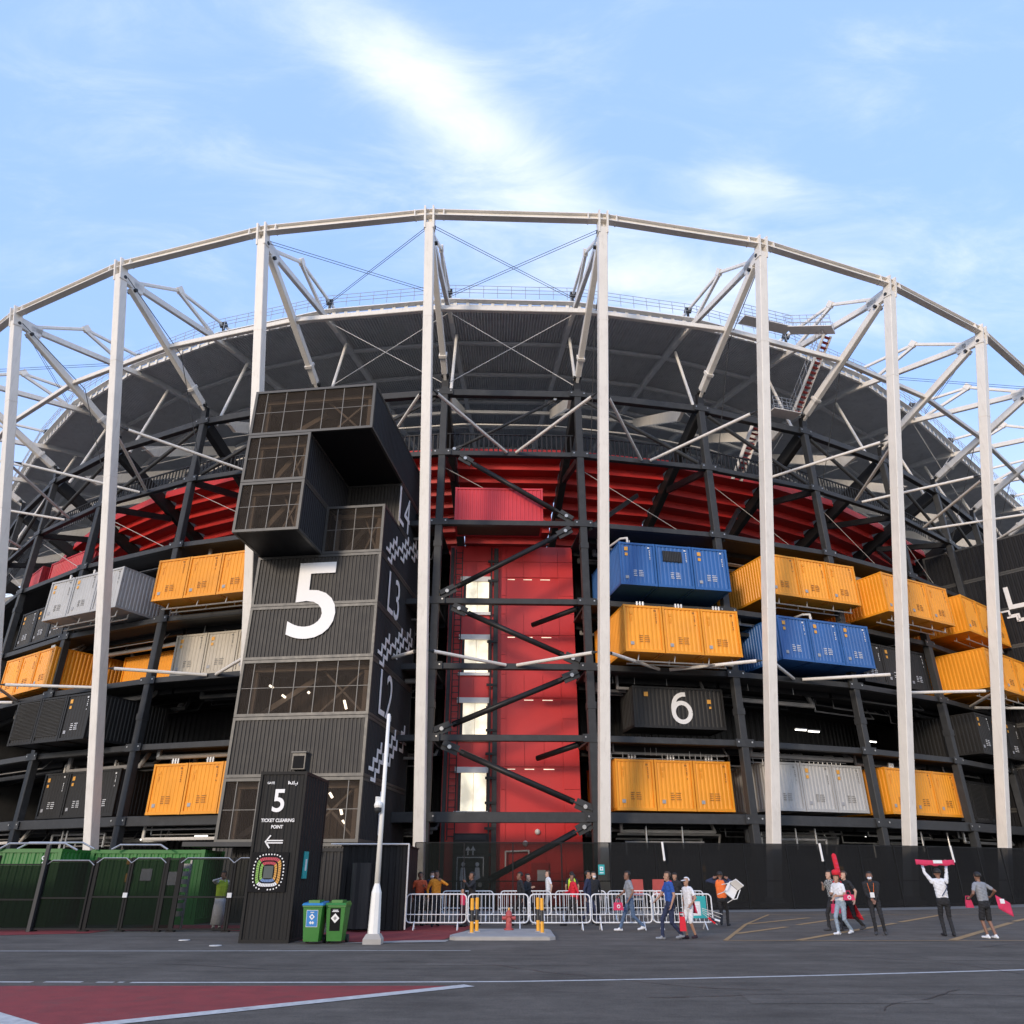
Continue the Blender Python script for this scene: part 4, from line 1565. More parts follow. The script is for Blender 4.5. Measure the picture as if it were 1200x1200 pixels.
# left flank of the right-hand tower
xl = TX0 - .02
m_ = MB()
m_.box(xl - .05, xl - .02, -3.3, -2.95, 21.3, 23.2)
m_.box(xl - .05, xl - .02, -4.6, -3.3, 21.3, 21.65)
part('level_name', m_, 'sign_white', tower_b)
for row in (0, 1):
    y, z = -2.2 - row * .45, 21.15 - row * .55
    m_ = MB()
    for i in range(6):
        m_.box(xl - .05, xl - .02, y - .62, y, z, z + .14)
        y -= .62
        m_.box(xl - .05, xl - .02, y - .14, y, z - .42, z + .14)
        z -= .42
    part('stair_symbol', m_, 'sign_white', tower_b)
# ------------------------------------------------------------------ mesh fences along the stadium foot
FR, FH = 63.5, 3.15


def fence_run(k, r=FR):
    m_ = MB()
    A = lambda rr, z: (colp(k, rr, z), colp(k + 1, rr, z))
    p, q = A(r, 0)
    f = thing('mesh_fence', 'tall black mesh fence panel run ' + FLAB[k], 'fence', p.lerp(q, .5), None, 'black mesh fences round the stadium foot')
    base = p.lerp(q, .5)
    L_ = (q - p).length
    ang = math.atan2(q.y - p.y, q.x - p.x)
    f.rotation_euler = (0, 0, ang)
    n = 4
    for i in range(n):
        xa, xb = -L_ / 2 + i * L_ / n, -L_ / 2 + (i + 1) * L_ / n
        part('mesh_panel', MB().box(xa + .04, xb - .04, -.006, .006, .06, FH - .03), 'mesh_fabric_light' if k == 3 else 'mesh_fabric', f)
        part('fence_post', MB().beam((xa, 0, 0), (xa, 0, FH), .07, .07, up=(0, 1, 0)), 'fence_black', f)
    m_ = MB()
    for z in (FH, 1.35, .08):
        m_.beam((-L_ / 2, .03, z), (L_ / 2, .03, z), .04, .05)
    parts('fence_rail', m_, 'fence_black', f)


FLAB = {3: 'before the red lift tower', 4: 'right of the lift tower behind the chair carrier', 5: 'behind the group with red scarves',
        6: 'behind the man raising a scarf', 7: 'at the right edge', 8: 'just beyond the right edge'}
for k in (3, 4, 5, 6, 7):
    fence_run(k)
for i, (k, t) in enumerate(((4, -2.2), (5, -3.0), (6, -3.2))):
    p = bw(k, t, 3.3, 2.35)
    m_ = MB()
    m_.tube((0, 0, 0), (-.05, 0, .85), .06, 8)
    m_.ball((0, 0, 0), .07, 8, 6)
    o = link('tube_marker', m_.mesh('tube_marker', 'sign_white'), None, p, bay(k)[4])
    tag(o, 'short white tube on the fence top, ' + ('first', 'second', 'third')[i] + ' right of the lift tower', 'tube', 'white tubes on the fence')
sg = thing('exit_sign', 'small teal sign on the fence right of the lift tower', 'sign', colp(4, FR + .1, 1.65, -.5), R(ANG[4]))
sg.scale = (.55, .55, .55)
part('board', MB().box(-.3, .3, -.02, .02, 0, .85), 'teal', sg)
part('symbol', MB().box(-.16, .16, -.035, -.021, .35, .67).box(-.18, .18, -.035, -.021, .12, .2), 'print_white', sg)
part('symbol_dot', MB().box(-.06, .06, -.05, -.036, .45, .57), 'teal', sg)

# ------------------------------------------------------------------ left compound: green containers, gates, guard box


def free_container(label, colour, x, y, z, w, h, d, rz=0.0, group=None):
    c = thing('shipping_container', label, 'container', (x, y, z), rz, group)
    part('side_walls', side_walls(w, h, d), 'cont_' + colour, c)
    part('frame', end_frame(w, h, d), 'frame_' + colour, c)
    part('corner_castings', castings(w, h, d), 'frame_' + colour, c, stuff=True)
    e = part('end_wall', end_wall(w, h), 'cont_' + colour, c)
    return c, e


c, e = free_container('bright green container broadside at the left edge behind mesh', 'green', -26.0, 29.9, 0, 9.7, 2.50, 2.44, 0, 'green containers')
part('emblem_plate', MB().box(7.05, 7.55, .0, .03, 1.98, 2.28), 'poster_black', e)
part('emblem', MB().box(7.2, 7.42, -.02, -.001, 2.06, 2.11).box(7.2, 7.25, -.02, -.001, 2.11, 2.22).box(7.32, 7.42, -.02, -.001, 2.17, 2.2), 'print_white', e)
part('emblem', stand(text_mesh('9', .36, 'print_white'), 9.1, .005, 2.02), None, e)
c, e = free_container('dark green container with two paper notices behind the double gate', 'green', -15.9, 31.2, 0, 4.25, 2.50, 2.44, R(2), 'green containers')
part('paper_notice', MB().box(2.0, 2.4, -.0, .03, 1.45, 1.85), 'paper', e)
part('paper_notice', MB().box(3.0, 3.5, -.0, .03, 1.30, 1.75), 'paper', e)
part('warning_label', MB().box(1.45, 1.7, -.0, .03, 1.4, 1.7).box(1.4, 1.62, -.0, .03, 2.0, 2.2), 'label_orange', e)
m_ = MB()
for y, z in ((29.8, 2.55), (31.0, 2.62)):
    m_.path([(-18.6, y, z - .1), (-18.2, y, z + .12), (-16.2, y, z + .12), (-15.7, y, z - .1)], .035)
m_.path([(-15.0, 30.9, 2.5), (-14.7, 30.9, 2.66), (-13.2, 30.9, 2.66), (-12.9, 30.9, 2.5)], .035)
o = link('roof_pipe', m_.mesh('roof_pipe', 'galvanised'), None, (0, 0, 0))
tag(o, 'thin bent steel pipe along the tops of the green containers', 'pipe')
o = link('roof_sheet', MB().box(-12.6, -8.0, 31.4, 33.4, 2.62, 2.78).mesh('roof_sheet', 'dark_steel'))
tag(o, 'flat dark canopy sheet right of the green containers', 'canopy')


def gate(label, x0, x1, y, h, n, leaf=1, cat='gate', mat='mesh_fabric_gate', y1=None, cham=False):
    y1 = y if y1 is None else y1
    L_ = math.hypot(x1 - x0, y1 - y)
    g = thing('mesh_gate' if cat == 'gate' else 'mesh_fence', label, cat, (x0, y, 0), math.atan2(y1 - y, x1 - x0), 'black mesh gates and fences of the left compound')
    for i in range(leaf):
        xa, xb = i * L_ / leaf, (i + 1) * L_ / leaf
        fr = MB()
        hh = h
        for a_, b_ in (((xa + .04, 0, .06), (xa + .04, 0, hh)), ((xb - .04, 0, .06), (xb - .04, 0, hh))):
            fr.beam(a_, b_, .06, .06, up=(0, 1, 0))
        for z in (.08, hh * .47, hh):
            fr.beam((xa + .04, 0, z), (xb - .04, 0, z), .05, .05)
        p = part('leaf_frame', fr, 'fence_black', g)
        part('mesh_panel', MB().box(xa + .07, xb - .07, -.005, .005, .1, hh - .03), mat, p)
        if cham:
            t_ = MB()
            t_.path([(xa + .0, -.04, hh - .12), (xa + .2, -.04, hh + .03), (xb - .2, -.04, hh + .03), (xb, -.04, hh - .12)], .016)
            part('top_pipe', t_, 'galvanised', p)
    for i in range(leaf + 1):
        x = i * L_ / leaf
        part('fence_post', MB().beam((x, .06, 0), (x, .06, h + .05), .09, .09, up=(0, 1, 0)), 'fence_black', g)
        part('foot_plate', MB().box(x - .12, x + .12, -.04, .16, 0, .04), 'fence_black', g)
    if cat == 'gate':
        part('lock', MB().box(L_ / 2 - .07, L_ / 2 + .07, -.08, -.01, .98, 1.12), 'paper', g)
    return g


gate('black mesh fence before the bright green container at the left edge', -24.0, -15.5, 27.6, 1.95, 0, 3, 'fence')
gate('tall mesh gate panel between bright green container and the double gate', -15.45, -13.85, 27.6, 2.05, 0, 1, 'fence', cham=True)
gate('black mesh double gate before the dark green container', -13.75, -11.45, 27.55, 2.12, 0, 2, 'gate', cham=True)
gate('narrow mesh turnstile panel right of the double gate', -11.4, -10.95, 27.5, 2.12, 0, 1, 'fence')
gate('black mesh double gate before the guard, left of the kiosk', -10.9, -7.4, 27.4, 2.12, 0, 2, 'gate', cham=True, mat='mesh_fabric_open')
m_ = MB()
m_.beam((-15.46, 27.5, 0), (-15.46, 27.5, 2.55), .11, .11, up=(0, 1, 0))
o = link('gate_post', m_.mesh('gate_post', 'dark_steel'))
tag(o, 'tall steel post between the bright green container and the gates', 'post')
m_ = MB()
for i in range(7):
    m_.box(-11.35, -11.0, 28.4, 28.5, .4 + i * .24, .55 + i * .24)
m_.beam((-11.35, 28.5, 0), (-11.35, 28.5, 2.1), .06, .06, up=(0, 1, 0))
m_.beam((-11.0, 28.5, 0), (-11.0, 28.5, 2.1), .06, .06, up=(0, 1, 0))
o = link('turnstile', m_.mesh('turnstile', 'galvanised'))
tag(o, 'grey barred turnstile behind the narrow mesh panel', 'turnstile')
free_container('black container behind the guard, left of the kiosk', 'black', -11.0, 32.5, 0, 6.06, 2.6, 2.44, 0)

# ------------------------------------------------------------------ ticket kiosk
kio = thing('ticket_kiosk', 'tall narrow black corrugated kiosk marked 5 ticket clearing point', 'kiosk', (-7.32, 23.1, 0), R(-2))
KW, KD, KH = 1.36, 2.5, 4.37
m_ = MB()
for x in (0, KW - .07):
    for y in (0, KD - .07):
        m_.box(x, x + .07, y, y + .07, 0, KH)
for z in (.0, KH - .09):
    for y in (.003, KD - .073):
        m_.box(.07, KW - .07, y, y + .07, z + .002, z + .085)
    for x in (.003, KW - .073):
        m_.box(x, x + .07, .07, KD - .07, z + .002, z + .085)
part('kiosk_frame', m_, 'kiosk_black', kio)
m_ = MB()
m_.corr(.07, KW - .07, .08, KH - .08, .045, .014, .22)
part('front_sheet', m_, 'kiosk_black', kio)
m_ = MB()
for s in (-1, 1):
    s0 = len(m_.v)
    m_.corr(.07, KD - .07, .08, KH - .08, 0, .04, .3)
    m_.xf(Matrix.Translation((.05 if s < 0 else KW - .05, 0, 0)) @ (Matrix(((0, 1, 0, 0), (1, 0, 0, 0), (0, 0, 1, 0), (0, 0, 0, 1))) if s < 0 else
          Matrix(((0, -1, 0, 0), (1, 0, 0, 0), (0, 0, 1, 0), (0, 0, 0, 1)))), s0)
m_.quad((.05, .05, KH - .02), (KW - .05, .05, KH - .02), (KW - .05, KD - .05, KH - .02), (.05, KD - .05, KH - .02))
m_.quad((.05, KD - .06, .05), (KW - .05, KD - .06, .05), (KW - .05, KD - .06, KH - .02), (.05, KD - .06, KH - .02))
part('side_sheet', m_, 'kiosk_black', kio)
yk = .015


def ktext(s, x, z, size, w=0.0, xs_=1.0, name='lettering'):
    part(name, stand(text_mesh(s, size, 'sign_white', depth=.012, weight=w, xscale=xs_), x, yk, z), None, kio)


ktext('GATE', .33, 4.02, .085, .002)
part('lettering', MB().box(.83, .86, yk - .006, yk + .006, 4.01, 4.10).box(.87, .90, yk - .006, yk + .006, 4.02, 4.07).box(.90, .97, yk - .006, yk + .006, 4.01, 4.03)
     .box(.95, .97, yk - .006, yk + .006, 4.03, 4.09).box(.99, 1.01, yk - .006, yk + .006, 4.0, 4.1).box(1.03, 1.11, yk - .006, yk + .006, 4.01, 4.03)
     .box(1.05, 1.07, yk - .006, yk + .006, 3.97, 3.99).box(1.09, 1.11, yk - .006, yk + .006, 4.03, 4.07), 'sign_white', kio)
ktext('5', .62, 3.28, .86, .012, .95, 'number_five')
ktext('TICKET CLEARING', .66, 3.0, .125, .003, .92)
ktext('POINT', .66, 2.83, .125, .003, .92)
m_ = MB()
m_.box(.40, .88, yk - .006, yk + .006, 2.50, 2.53)
m_.box(.40, .88, yk - .006, yk + .006, 2.44, 2.47)
m_.prism([(.36, 2.485), (.50, 2.66), (.53, 2.64), (.41, 2.485), (.53, 2.33), (.50, 2.31)], yk - .006, yk + .006)
part('arrow', m_, 'sign_white', kio)
# seat map: rounded rings of coloured blocks and gate dots
sm = part('seat_map', MB().box(.05, 1.10, yk - .02, yk - .008, .62 + .6, 1.5 + .72), 'poster_black', kio)
mx, mz = .58, 1.72


def ring_blocks(r0x, r0z, r1x, r1z, a0, a1, n, mat, gap=.2, name='seat_block'):
    m_ = MB()
    for i in range(n):
        b0 = a0 + (a1 - a0) * (i + gap / 2) / n
        b1 = a0 + (a1 - a0) * (i + 1 - gap / 2) / n

        def P(a, rx, rz):
            e = 4.0
            c_, s_ = math.cos(a), math.sin(a)
            q = (abs(c_) ** e + abs(s_) ** e) ** (-1 / e)
            return (mx + rx * c_ * q, mz + rz * s_ * q)
        m_.prism([P(b0, r0x, r0z), P(b0, r1x, r1z), P(b1, r1x, r1z), P(b1, r0x, r0z)], yk - .03, yk - .021)
    part(name, m_, mat, sm, stuff=True)


for a0, a1, mat, n in ((R(45), R(135), 'map_red', 8), (R(135), R(225), 'map_green', 7), (R(225), R(315), 'map_blue', 8), (R(-45), R(45), 'map_orange', 7)):
    ring_blocks(.17, .19, .235, .255, a0, a1, n, mat)
    ring_blocks(.27, .29, .345, .365, a0, a1, n + 3, mat if mat != 'map_blue' else 'print_white')
part('pitch', MB().box(mx - .13, mx + .13, yk - .03, yk - .021, mz - .16, mz + .15), 'map_field', sm)
m_ = MB()
for i in range(34):
    a = 2 * PI * i / 34
    q = (abs(math.cos(a)) ** 3 + abs(math.sin(a)) ** 3) ** (-1 / 3)
    x, z = mx + .42 * math.cos(a) * q, mz + .44 * math.sin(a) * q
    if i in (24, 25):
        continue
    m_.prism([(x + .02 * math.cos(t), z + .02 * math.sin(t)) for t in [j * PI / 4 for j in range(8)]], yk - .03, yk - .021)
part('gate_dots', m_, 'sign_white', sm, stuff=True)
t_ = part('side_sign', MB().box(KW + .0, KW + .03, .55, .95, 1.55, 2.25), 'teal', kio)
part('sign_symbol', MB().box(KW + .031, KW + .04, .68, .82, 1.75, 2.05), 'print_white', t_)

# black shed right of the kiosk
shed = thing('shed', 'low black corrugated shed with pale pipe edging behind the lamp post', 'shed', (-5.7, 27.8, 0), R(1))
m_ = MB()
m_.corr(0, 2.15, .03, 2.52, .05, .03, .22)
m_.quad((0, .06, 0), (0, 4.0, 0), (0, 4.0, 2.52), (0, .06, 2.52))
m_.quad((2.15, .06, 0), (2.15, 4.0, 0), (2.15, 4.0, 2.52), (2.15, .06, 2.52))
part('shed_wall', m_, 'kiosk_black', shed)
part('shed_roof', MB().box(-.05, 2.2, .0, 4.0, 2.521, 2.56), 'kiosk_black', shed)
m_ = MB()
m_.path([(-.4, -.05, 2.58), (2.22, -.05, 2.58), (2.22, -.05, .05)], .028)
part('edge_pipe', m_, 'pipe_white', shed)
m_ = MB()
m_.tube((.75, -.35, .1), (.75, -.35, 2.0), .32, 16)
part('drum', m_, 'cont_black', shed)

# ------------------------------------------------------------------ wheelie bins
def wheelie(x, y, rz, label, lid, poster, sticker):
    b = thing('wheelie_bin', label, 'bin', (x, y, 0), rz, 'wheelie bins beside the kiosk')
    m_ = MB()
    lo = [(-.20, -.22), (.20, -.22), (.20, .20), (-.20, .20)]
    hi = [(-.255, -.30), (.255, -.30), (.255, .27), (-.255, .27)]
    v = [(a, c_, .06) for a, c_ in lo] + [(a, c_, .86) for a, c_ in hi] + [(a * 1.06, c_ * 1.06, .87) for a, c_ in hi] + [(a * 1.06, c_ * 1.06, .91) for a, c_ in hi]
    f = [(3, 2, 1, 0)]
    for j in range(3):
        f += [(j * 4 + i, j * 4 + (i + 1) % 4, j * 4 + 4 + (i + 1) % 4, j * 4 + 4 + i) for i in range(4)]
    f += [(12, 13, 14, 15)]
    m_.add(v, f)
    part('bin_body', m_, 'bin_green', b)
    m_ = MB()
    m_.add([(-.29, -.34, .912), (.29, -.34, .912), (.29, .31, .912), (-.29, .31, .912), (-.27, -.30, .96), (.27, -.30, .96), (.25, .28, 1.0), (-.25, .28, 1.0)],
           [(3, 2, 1, 0), (4, 5, 6, 7), (0, 1, 5, 4), (1, 2, 6, 5), (2, 3, 7, 6), (3, 0, 4, 7)])
    l_ = part('lid', m_, lid, b)
    m_ = MB()
    m_.box(-.15, .15, -.22, .2, .962, 1.03)
    part('lid_crown', m_, 'bin_green', l_)
    m_ = MB()
    m_.tube((-.24, .33, .93), (.24, .33, .93), .022, 8)
    part('handle', m_, lid, b)
    for s in (-1, 1):
        m_ = MB()
        m_.tube((s * .20, .27, .1), (s * .27, .27, .1), .1, 14)
        part('wheel', m_, 'rubber', b)
    # poster on the sloping front
    def fr(xa, xb, za, zb, mat, off, nm, par):
        yy = lambda z: -.22 - (.08) * (z - .06) / .8 - off
        q = MB()
        q.add([(xa, yy(za), za), (xb, yy(za), za), (xb, yy(zb), zb), (xa, yy(zb), zb), (xa, yy(za) + .003, za), (xb, yy(za) + .003, za), (xb, yy(zb) + .003, zb), (xa, yy(zb) + .003, zb)],
              [(0, 1, 2, 3), (7, 6, 5, 4), (0, 4, 5, 1), (1, 5, 6, 2), (2, 6, 7, 3), (3, 7, 4, 0)])
        return part(nm, q, mat, par)
    def dia(xc, zc, r, mat, off, par):
        q = MB()
        yy = lambda z: -.22 - .08 * (z - .06) / .8 - off
        q.add([(xc - r, yy(zc), zc), (xc, yy(zc - r), zc - r), (xc + r, yy(zc), zc), (xc, yy(zc + r), zc + r)], [(0, 1, 2, 3)])
        return part('symbol', q, mat, par)
    if sticker == 'blue':
        p = fr(-.155, .155, .40, .80, 'print_white', .006, 'poster', b)
        fr(-.145, .145, .41, .79, 'poster_blue', .011, 'poster_field', p)
        dia(0, .64, .075, 'sign_white', .016, p)
        dia(0, .64, .035, 'poster_blue', .021, p)
        dia(-.03, .50, .04, 'print_white', .016, p)
        dia(.03, .50, .04, 'print_white', .016, p)
        fr(-.05, .05, .735, .755, 'print_white', .016, 'poster_lettering', p)
    else:
        p = fr(-.14, .14, .30, .84, 'poster_black', .006, 'poster', b)
        dia(0, .60, .115, 'sign_white', .011, p)
        dia(0, .60, .05, 'plastic_grey', .016, p)
        fr(-.07, .07, .78, .80, 'print_white', .011, 'poster_lettering', p)
        fr(-.09, .09, .75, .77, 'print_white', .011, 'poster_lettering', p)


wheelie(-5.30, 23.0, R(-4), 'green wheelie bin with a blue lid and blue poster', 'bin_blue', 'blue', 'blue')
wheelie(-4.72, 23.15, R(-3), 'green wheelie bin with a green lid and black poster', 'bin_green', 'black', 'black')

# ------------------------------------------------------------------ lamp post with camera
lp = thing('lamp_post', 'white tapered lamp post with a dome camera on a concrete base', 'lamp post', (-3.68, 22.9, 0))
m_ = MB()
m_.add([(-.24, -.24, 0), (.24, -.24, 0), (.24, .24, 0), (-.24, .24, 0), (-.24, -.24, .12), (.24, -.24, .12), (.24, .24, .12), (-.24, .24, .12),
        (-.17, -.17, .24), (.17, -.17, .24), (.17, .17, .24), (-.17, .17, .24)],
       [(0, 1, 5, 4), (1, 2, 6, 5), (2, 3, 7, 6), (3, 0, 4, 7), (4, 5, 9, 8), (5, 6, 10, 9), (6, 7, 11, 10), (7, 4, 8, 11), (8, 9, 10, 11)])
part('footing', m_, 'concrete', lp)
m_ = MB()
m_.lathe([(.165, .24), (.135, 1.22), (.075, 1.42), (.07, 1.45)], 8)
part('door_section', m_, 'lamp_white', lp)
m_ = MB()
m_.lathe([(.075, 1.44), (.062, 3.6), (.05, 5.97), (.0, 6.0)], 12)
smooth(part('pole', m_, 'lamp_white', lp))
m_ = MB()
m_.beam((-.05, 0, 3.55), (-.18, -.1, 3.55), .08, .2)
m_.ball((-.1, -.12, 3.42), .12, 12, 8)
c_ = part('camera_bracket', m_, 'lamp_white', lp)
m_ = MB()
m_.ball((-.1, -.14, 3.30), .10, 12, 8)
smooth(part('camera_dome', m_, 'rubber', c_))
m_ = MB()
m_.beam((.07, -.09, .55), (.07, -.09, .75), .06, .03)
part('service_box', m_, 'plastic_grey', lp)

# ------------------------------------------------------------------ crowd barriers
def barrier_mesh():
    Lb, H0, H1, r = 2.0, .22, 1.06, .022
    m_ = MB()
    c_ = .13
    pts = []
    for cx, cz, a0 in ((Lb - c_, H1 - c_, 0), (c_, H1 - c_, 90), (c_, H0 + c_, 180), (Lb - c_, H0 + c_, 270)):
        for j in range(5):
            a = R(a0 + j * 22.5)
            pts.append((cx + c_ * math.cos(a), 0, cz + c_ * math.sin(a)))
    pts.append(pts[0])
    m_.path(pts, r, 6)
    f = m_.mesh('barrier_frame', 'barrier_white')
    b = MB()
    for i in range(13):
        x = .15 + i * (Lb - .3) / 12
        b.tube((x, 0, H0), (x, 0, H1), .0085, 5)
    b.tube((0, 0, .46), (Lb, 0, .46), .014, 6)
    bars = b.mesh('barrier_bars', 'barrier_white')
    g = MB()
    g.path([(0, -.28, .015), (0, -.22, .06), (0, 0, .24), (0, .22, .06), (0, .28, .015)], .02, 6)
    foot = g.mesh('barrier_foot', 'barrier_white')
    h = MB()
    for z in (.42, .82):
        h.path([(-.02, 0, z), (-.07, 0, z), (-.07, 0, z + .06)], .014, 5)
    return f, bars, foot, h.mesh('barrier_hook', 'barrier_white')


BF, BB, BG, BH = barrier_mesh()


def barrier(x, y, rz, label):
    t = thing('crowd_barrier', label, 'barrier', (x, y, 0), rz, 'white crowd barriers')
    part('barrier_frame', BF, None, t)
    part('barrier_bars', BB, None, t, stuff=True)
    part('barrier_hook', BH, None, t)
    for xx in (.28, 1.72):
        part('barrier_foot', BG, None, t, (xx, 0, 0))
    return t


FRONT = [(-3.52, 28.3, .5), (-1.46, 28.25, 0), (.60, 28.25, .3), (2.66, 28.35, .8), (4.72, 28.5, 2)]
for i, (x, y, a) in enumerate(FRONT):
    b = barrier(x, y, R(a), 'white crowd barrier, ' + ('leftmost of the front row beside the shed', 'second of the front row, behind the hydrant', 'third of the front row, right of the hydrant',
                'fourth of the front row, behind the striding man', 'rightmost of the front row with a teal board')[i])
    if i == 4:
        s_ = part('notice_board', MB().box(1.05, 1.80, -.05, -.03, .34, 1.0), 'teal', b)
        part('notice_paper', MB().box(1.13, 1.60, -.06, -.051, .42, .84), 'paper', s_)
        part('notice_lettering', MB().box(1.17, 1.56, -.066, -.061, .74, .77).box(1.17, 1.5, -.066, -.061, .66, .69).box(1.2, 1.5, -.066, -.061, .55, .62).box(1.17, 1.56, -.066, -.061, .48, .5), 'print_grey', s_)
BACK = [(-2.75, 33.6), (-.45, 33.7), (1.75, 33.8), (3.85, 33.9), (5.7, 34.0)]
for i, (x, y) in enumerate(BACK):
    barrier(x, y, R(1.0), 'white crowd barrier, ' + ('leftmost of the rear row', 'second of the rear row, left of the black jackets', 'third of the rear row, below the hi-vis vests',
            'fourth of the rear row, right of the lift door', 'rightmost of the rear row before the red chairs')[i])

# ------------------------------------------------------------------ hydrant and bollards
hy = thing('fire_hydrant', 'faded red fire hydrant on the concrete island', 'hydrant', (-.10, 26.9, .09))
m_ = MB()
m_.lathe([(.15, 0), (.15, .04), (.095, .05), (.09, .36), (.11, .37), (.11, .41), (.10, .42), (.09, .49), (.05, .54), (.0, .56)], 14)
smooth(part('barrel', m_, 'hydrant_red', hy))
for s in (-1, 1):
    m_ = MB()
    m_.tube((s * .08, 0, .33), (s * .19, 0, .33), .052, 10)
    m_.tube((s * .19, 0, .33), (s * .215, 0, .33), .062, 8)
    part('side_outlet', m_, 'hydrant_red', hy)
m_ = MB()
m_.tube((0, -.08, .30), (0, -.2, .30), .068, 10)
part('front_outlet', m_, 'hydrant_red', hy)
part('operating_nut', MB().box(-.022, .022, -.022, .022, .55, .62), 'bollard_yellow', hy)


def bollard(x, y, label):
    t = thing('bollard', label, 'bollard', (x, y, .09), 0, 'yellow and black bollards on the island')
    for i, (z0, z1, mat) in enumerate(((0, .30, 'bollard_yellow'), (.30, .60, 'bollard_black'), (.60, .92, 'bollard_yellow'))):
        m_ = MB()
        m_.lathe([(.055, z0), (.055, z1)] if i < 2 else [(.055, z0), (.055, z1 - .02), (.04, z1)], 12)
        part('painted_band', m_, mat, t)
    part('foot_plate', MB().box(-.1, .1, -.1, .1, 0, .012), 'galvanised', t)


bollard(-1.20, 25.6, 'yellow and black bollard left of the hydrant, front of its pair')
bollard(-1.08, 26.3, 'yellow and black bollard left of the hydrant, rear of its pair')
bollard(.90, 25.6, 'yellow and black bollard right of the hydrant, front of its pair')
bollard(.80, 26.3, 'yellow and black bollard right of the hydrant, rear of its pair')

# ------------------------------------------------------------------ chairs
def plastic_chair(loc_, rz, label, red):
    c = thing('plastic_chair', label, 'chair', loc_, rz, 'red backed chairs behind the barriers' if red else None)
    col_, leg = ('hydrant_red', 'plastic_grey') if red else ('sign_white', 'sign_white')
    m_ = MB()
    m_.box(-.23, .23, -.22, .22, .44, .48)
    part('seat', m_, leg if red else col_, c)
    m_ = MB()
    m_.add([(-.22, .20, .55), (.22, .20, .55), (.20, .28, .95), (-.20, .28, .95), (-.22, .235, .55), (.22, .235, .55), (.20, .315, .95), (-.20, .315, .95)],
           [(0, 1, 2, 3), (7, 6, 5, 4), (0, 4, 5, 1), (1, 5, 6, 2), (2, 6, 7, 3), (3, 7, 4, 0)])
    part('backrest', m_, col_, c)
    for sx in (-1, 1):
        for sy in (-1, 1):
            m_ = MB()
            top = .97 if (sy > 0 and not red) else .6 if sy > 0 else .66
            m_.tube((sx * .25, sy * .24, 0), (sx * .22, sy * .2, .46), .018, 6)
            if sy > 0:
                m_.tube((sx * .22, .2, .46), (sx * .21, .25, .7), .018, 6)
            part('leg', m_, leg, c)
        m_ = MB()
        m_.path([(sx * .24, -.2, .46), (sx * .26, -.2, .66), (sx * .25, .22, .66)], .02, 6)
        part('armrest', m_, leg, c)
    return c


for i, x in enumerate((5.35, 6.25)):
    ch = plastic_chair((x, 36.2, .0), R(180), 'grey armchair with a red back behind the barriers, ' + ('left' if i == 0 else 'right') + ' of two', True)
    ch.scale = (1.2, 1.2, 1.55)

# ------------------------------------------------------------------ roof access stair by the fifth column
st = thing('roof_stair', 'steep access stair with landings beside a white strut', 'stairs', BASE)


def tpart(name, mb, mats):
    mb.v = [(x - CX, y - CY, z) for x, y, z in mb.v]
    return part(name, mb, mats, st)


a_, b_ = colp(6, 60.9, 34.5, -.8), colp(6, 65.3, 39.1, -.8)
side = Vector((math.cos(R(ANG[6])), math.sin(R(ANG[6])), 0))
for s in (-.34, .34):
    m_ = MB()
    m_.beam(a_ + side * s, b_ + side * s, .07, .26)
    tpart('stringer', m_, 'white_steel')
for i in range(16):
    p = a_.lerp(b_, (i + .5) / 16)
    m_ = MB()
    m_.beam(p - side * .30, p + side * .30, .24, .04)
    tpart('tread', m_, 'core_red_panel')
m_ = MB()
for dz in (.55, 1.05):
    m_.tube(a_ - side * .45 + Vector((0, 0, dz)), b_ - side * .45 + Vector((0, 0, dz)), .025, 5)
for i in range(7):
    p = a_.lerp(b_, i / 6) - side * .45
    m_.tube(p, p + Vector((0, 0, 1.05)), .022, 5)
tpart('handrail', m_, 'galvanised')


def deck(c0, c1, w, nm):
    m_ = MB()
    m_.beam(c0, c1, w, .06)
    tpart(nm, m_, 'white_steel')
    m_ = MB()
    d = (c1 - c0).normalized()
    s = d.cross(Vector((0, 0, 1)))
    for sg_ in (-1, 1):
        for dz in (.4, .75, 1.1):
            m_.tube(c0 + s * sg_ * w / 2 + Vector((0, 0, dz)), c1 + s * sg_ * w / 2 + Vector((0, 0, dz)), .025, 5)
        for i in range(7):
            p = c0.lerp(c1, i / 6) + s * sg_ * w / 2
            m_.tube(p, p + Vector((0, 0, 1.1)), .022, 5)
    tpart('deck_railing', m_, 'galvanised')


deck(colp(6, 65.9, 39.2, -.8), colp(6, 63.2, 40.6, -2.4), 1.2, 'upper_landing')
deck(colp(6, 63.2, 40.6, -2.4), colp(6, 62.6, 40.7, -6.6), 1.0, 'roof_walkway')
deck(colp(6, 60.8, 34.4, -.6), colp(6, 60.6, 34.3, -3.2), 1.1, 'lower_landing')
a_, b_ = colp(6, 59.6, 33.8, -3.6), colp(6, 57.2, 29.6, -4.4)
for s in (-.4, .4):
    m_ = MB()
    m_.beam(a_ + side * s, b_ + side * s, .08, .28)
    tpart('stringer', m_, 'white_steel')
m_ = MB()
for i in range(12):
    p = a_.lerp(b_, (i + .5) / 12)
    m_.beam(p - side * .36, p + side * .36, .24, .04)
tpart('treads', m_, 'core_red_panel')
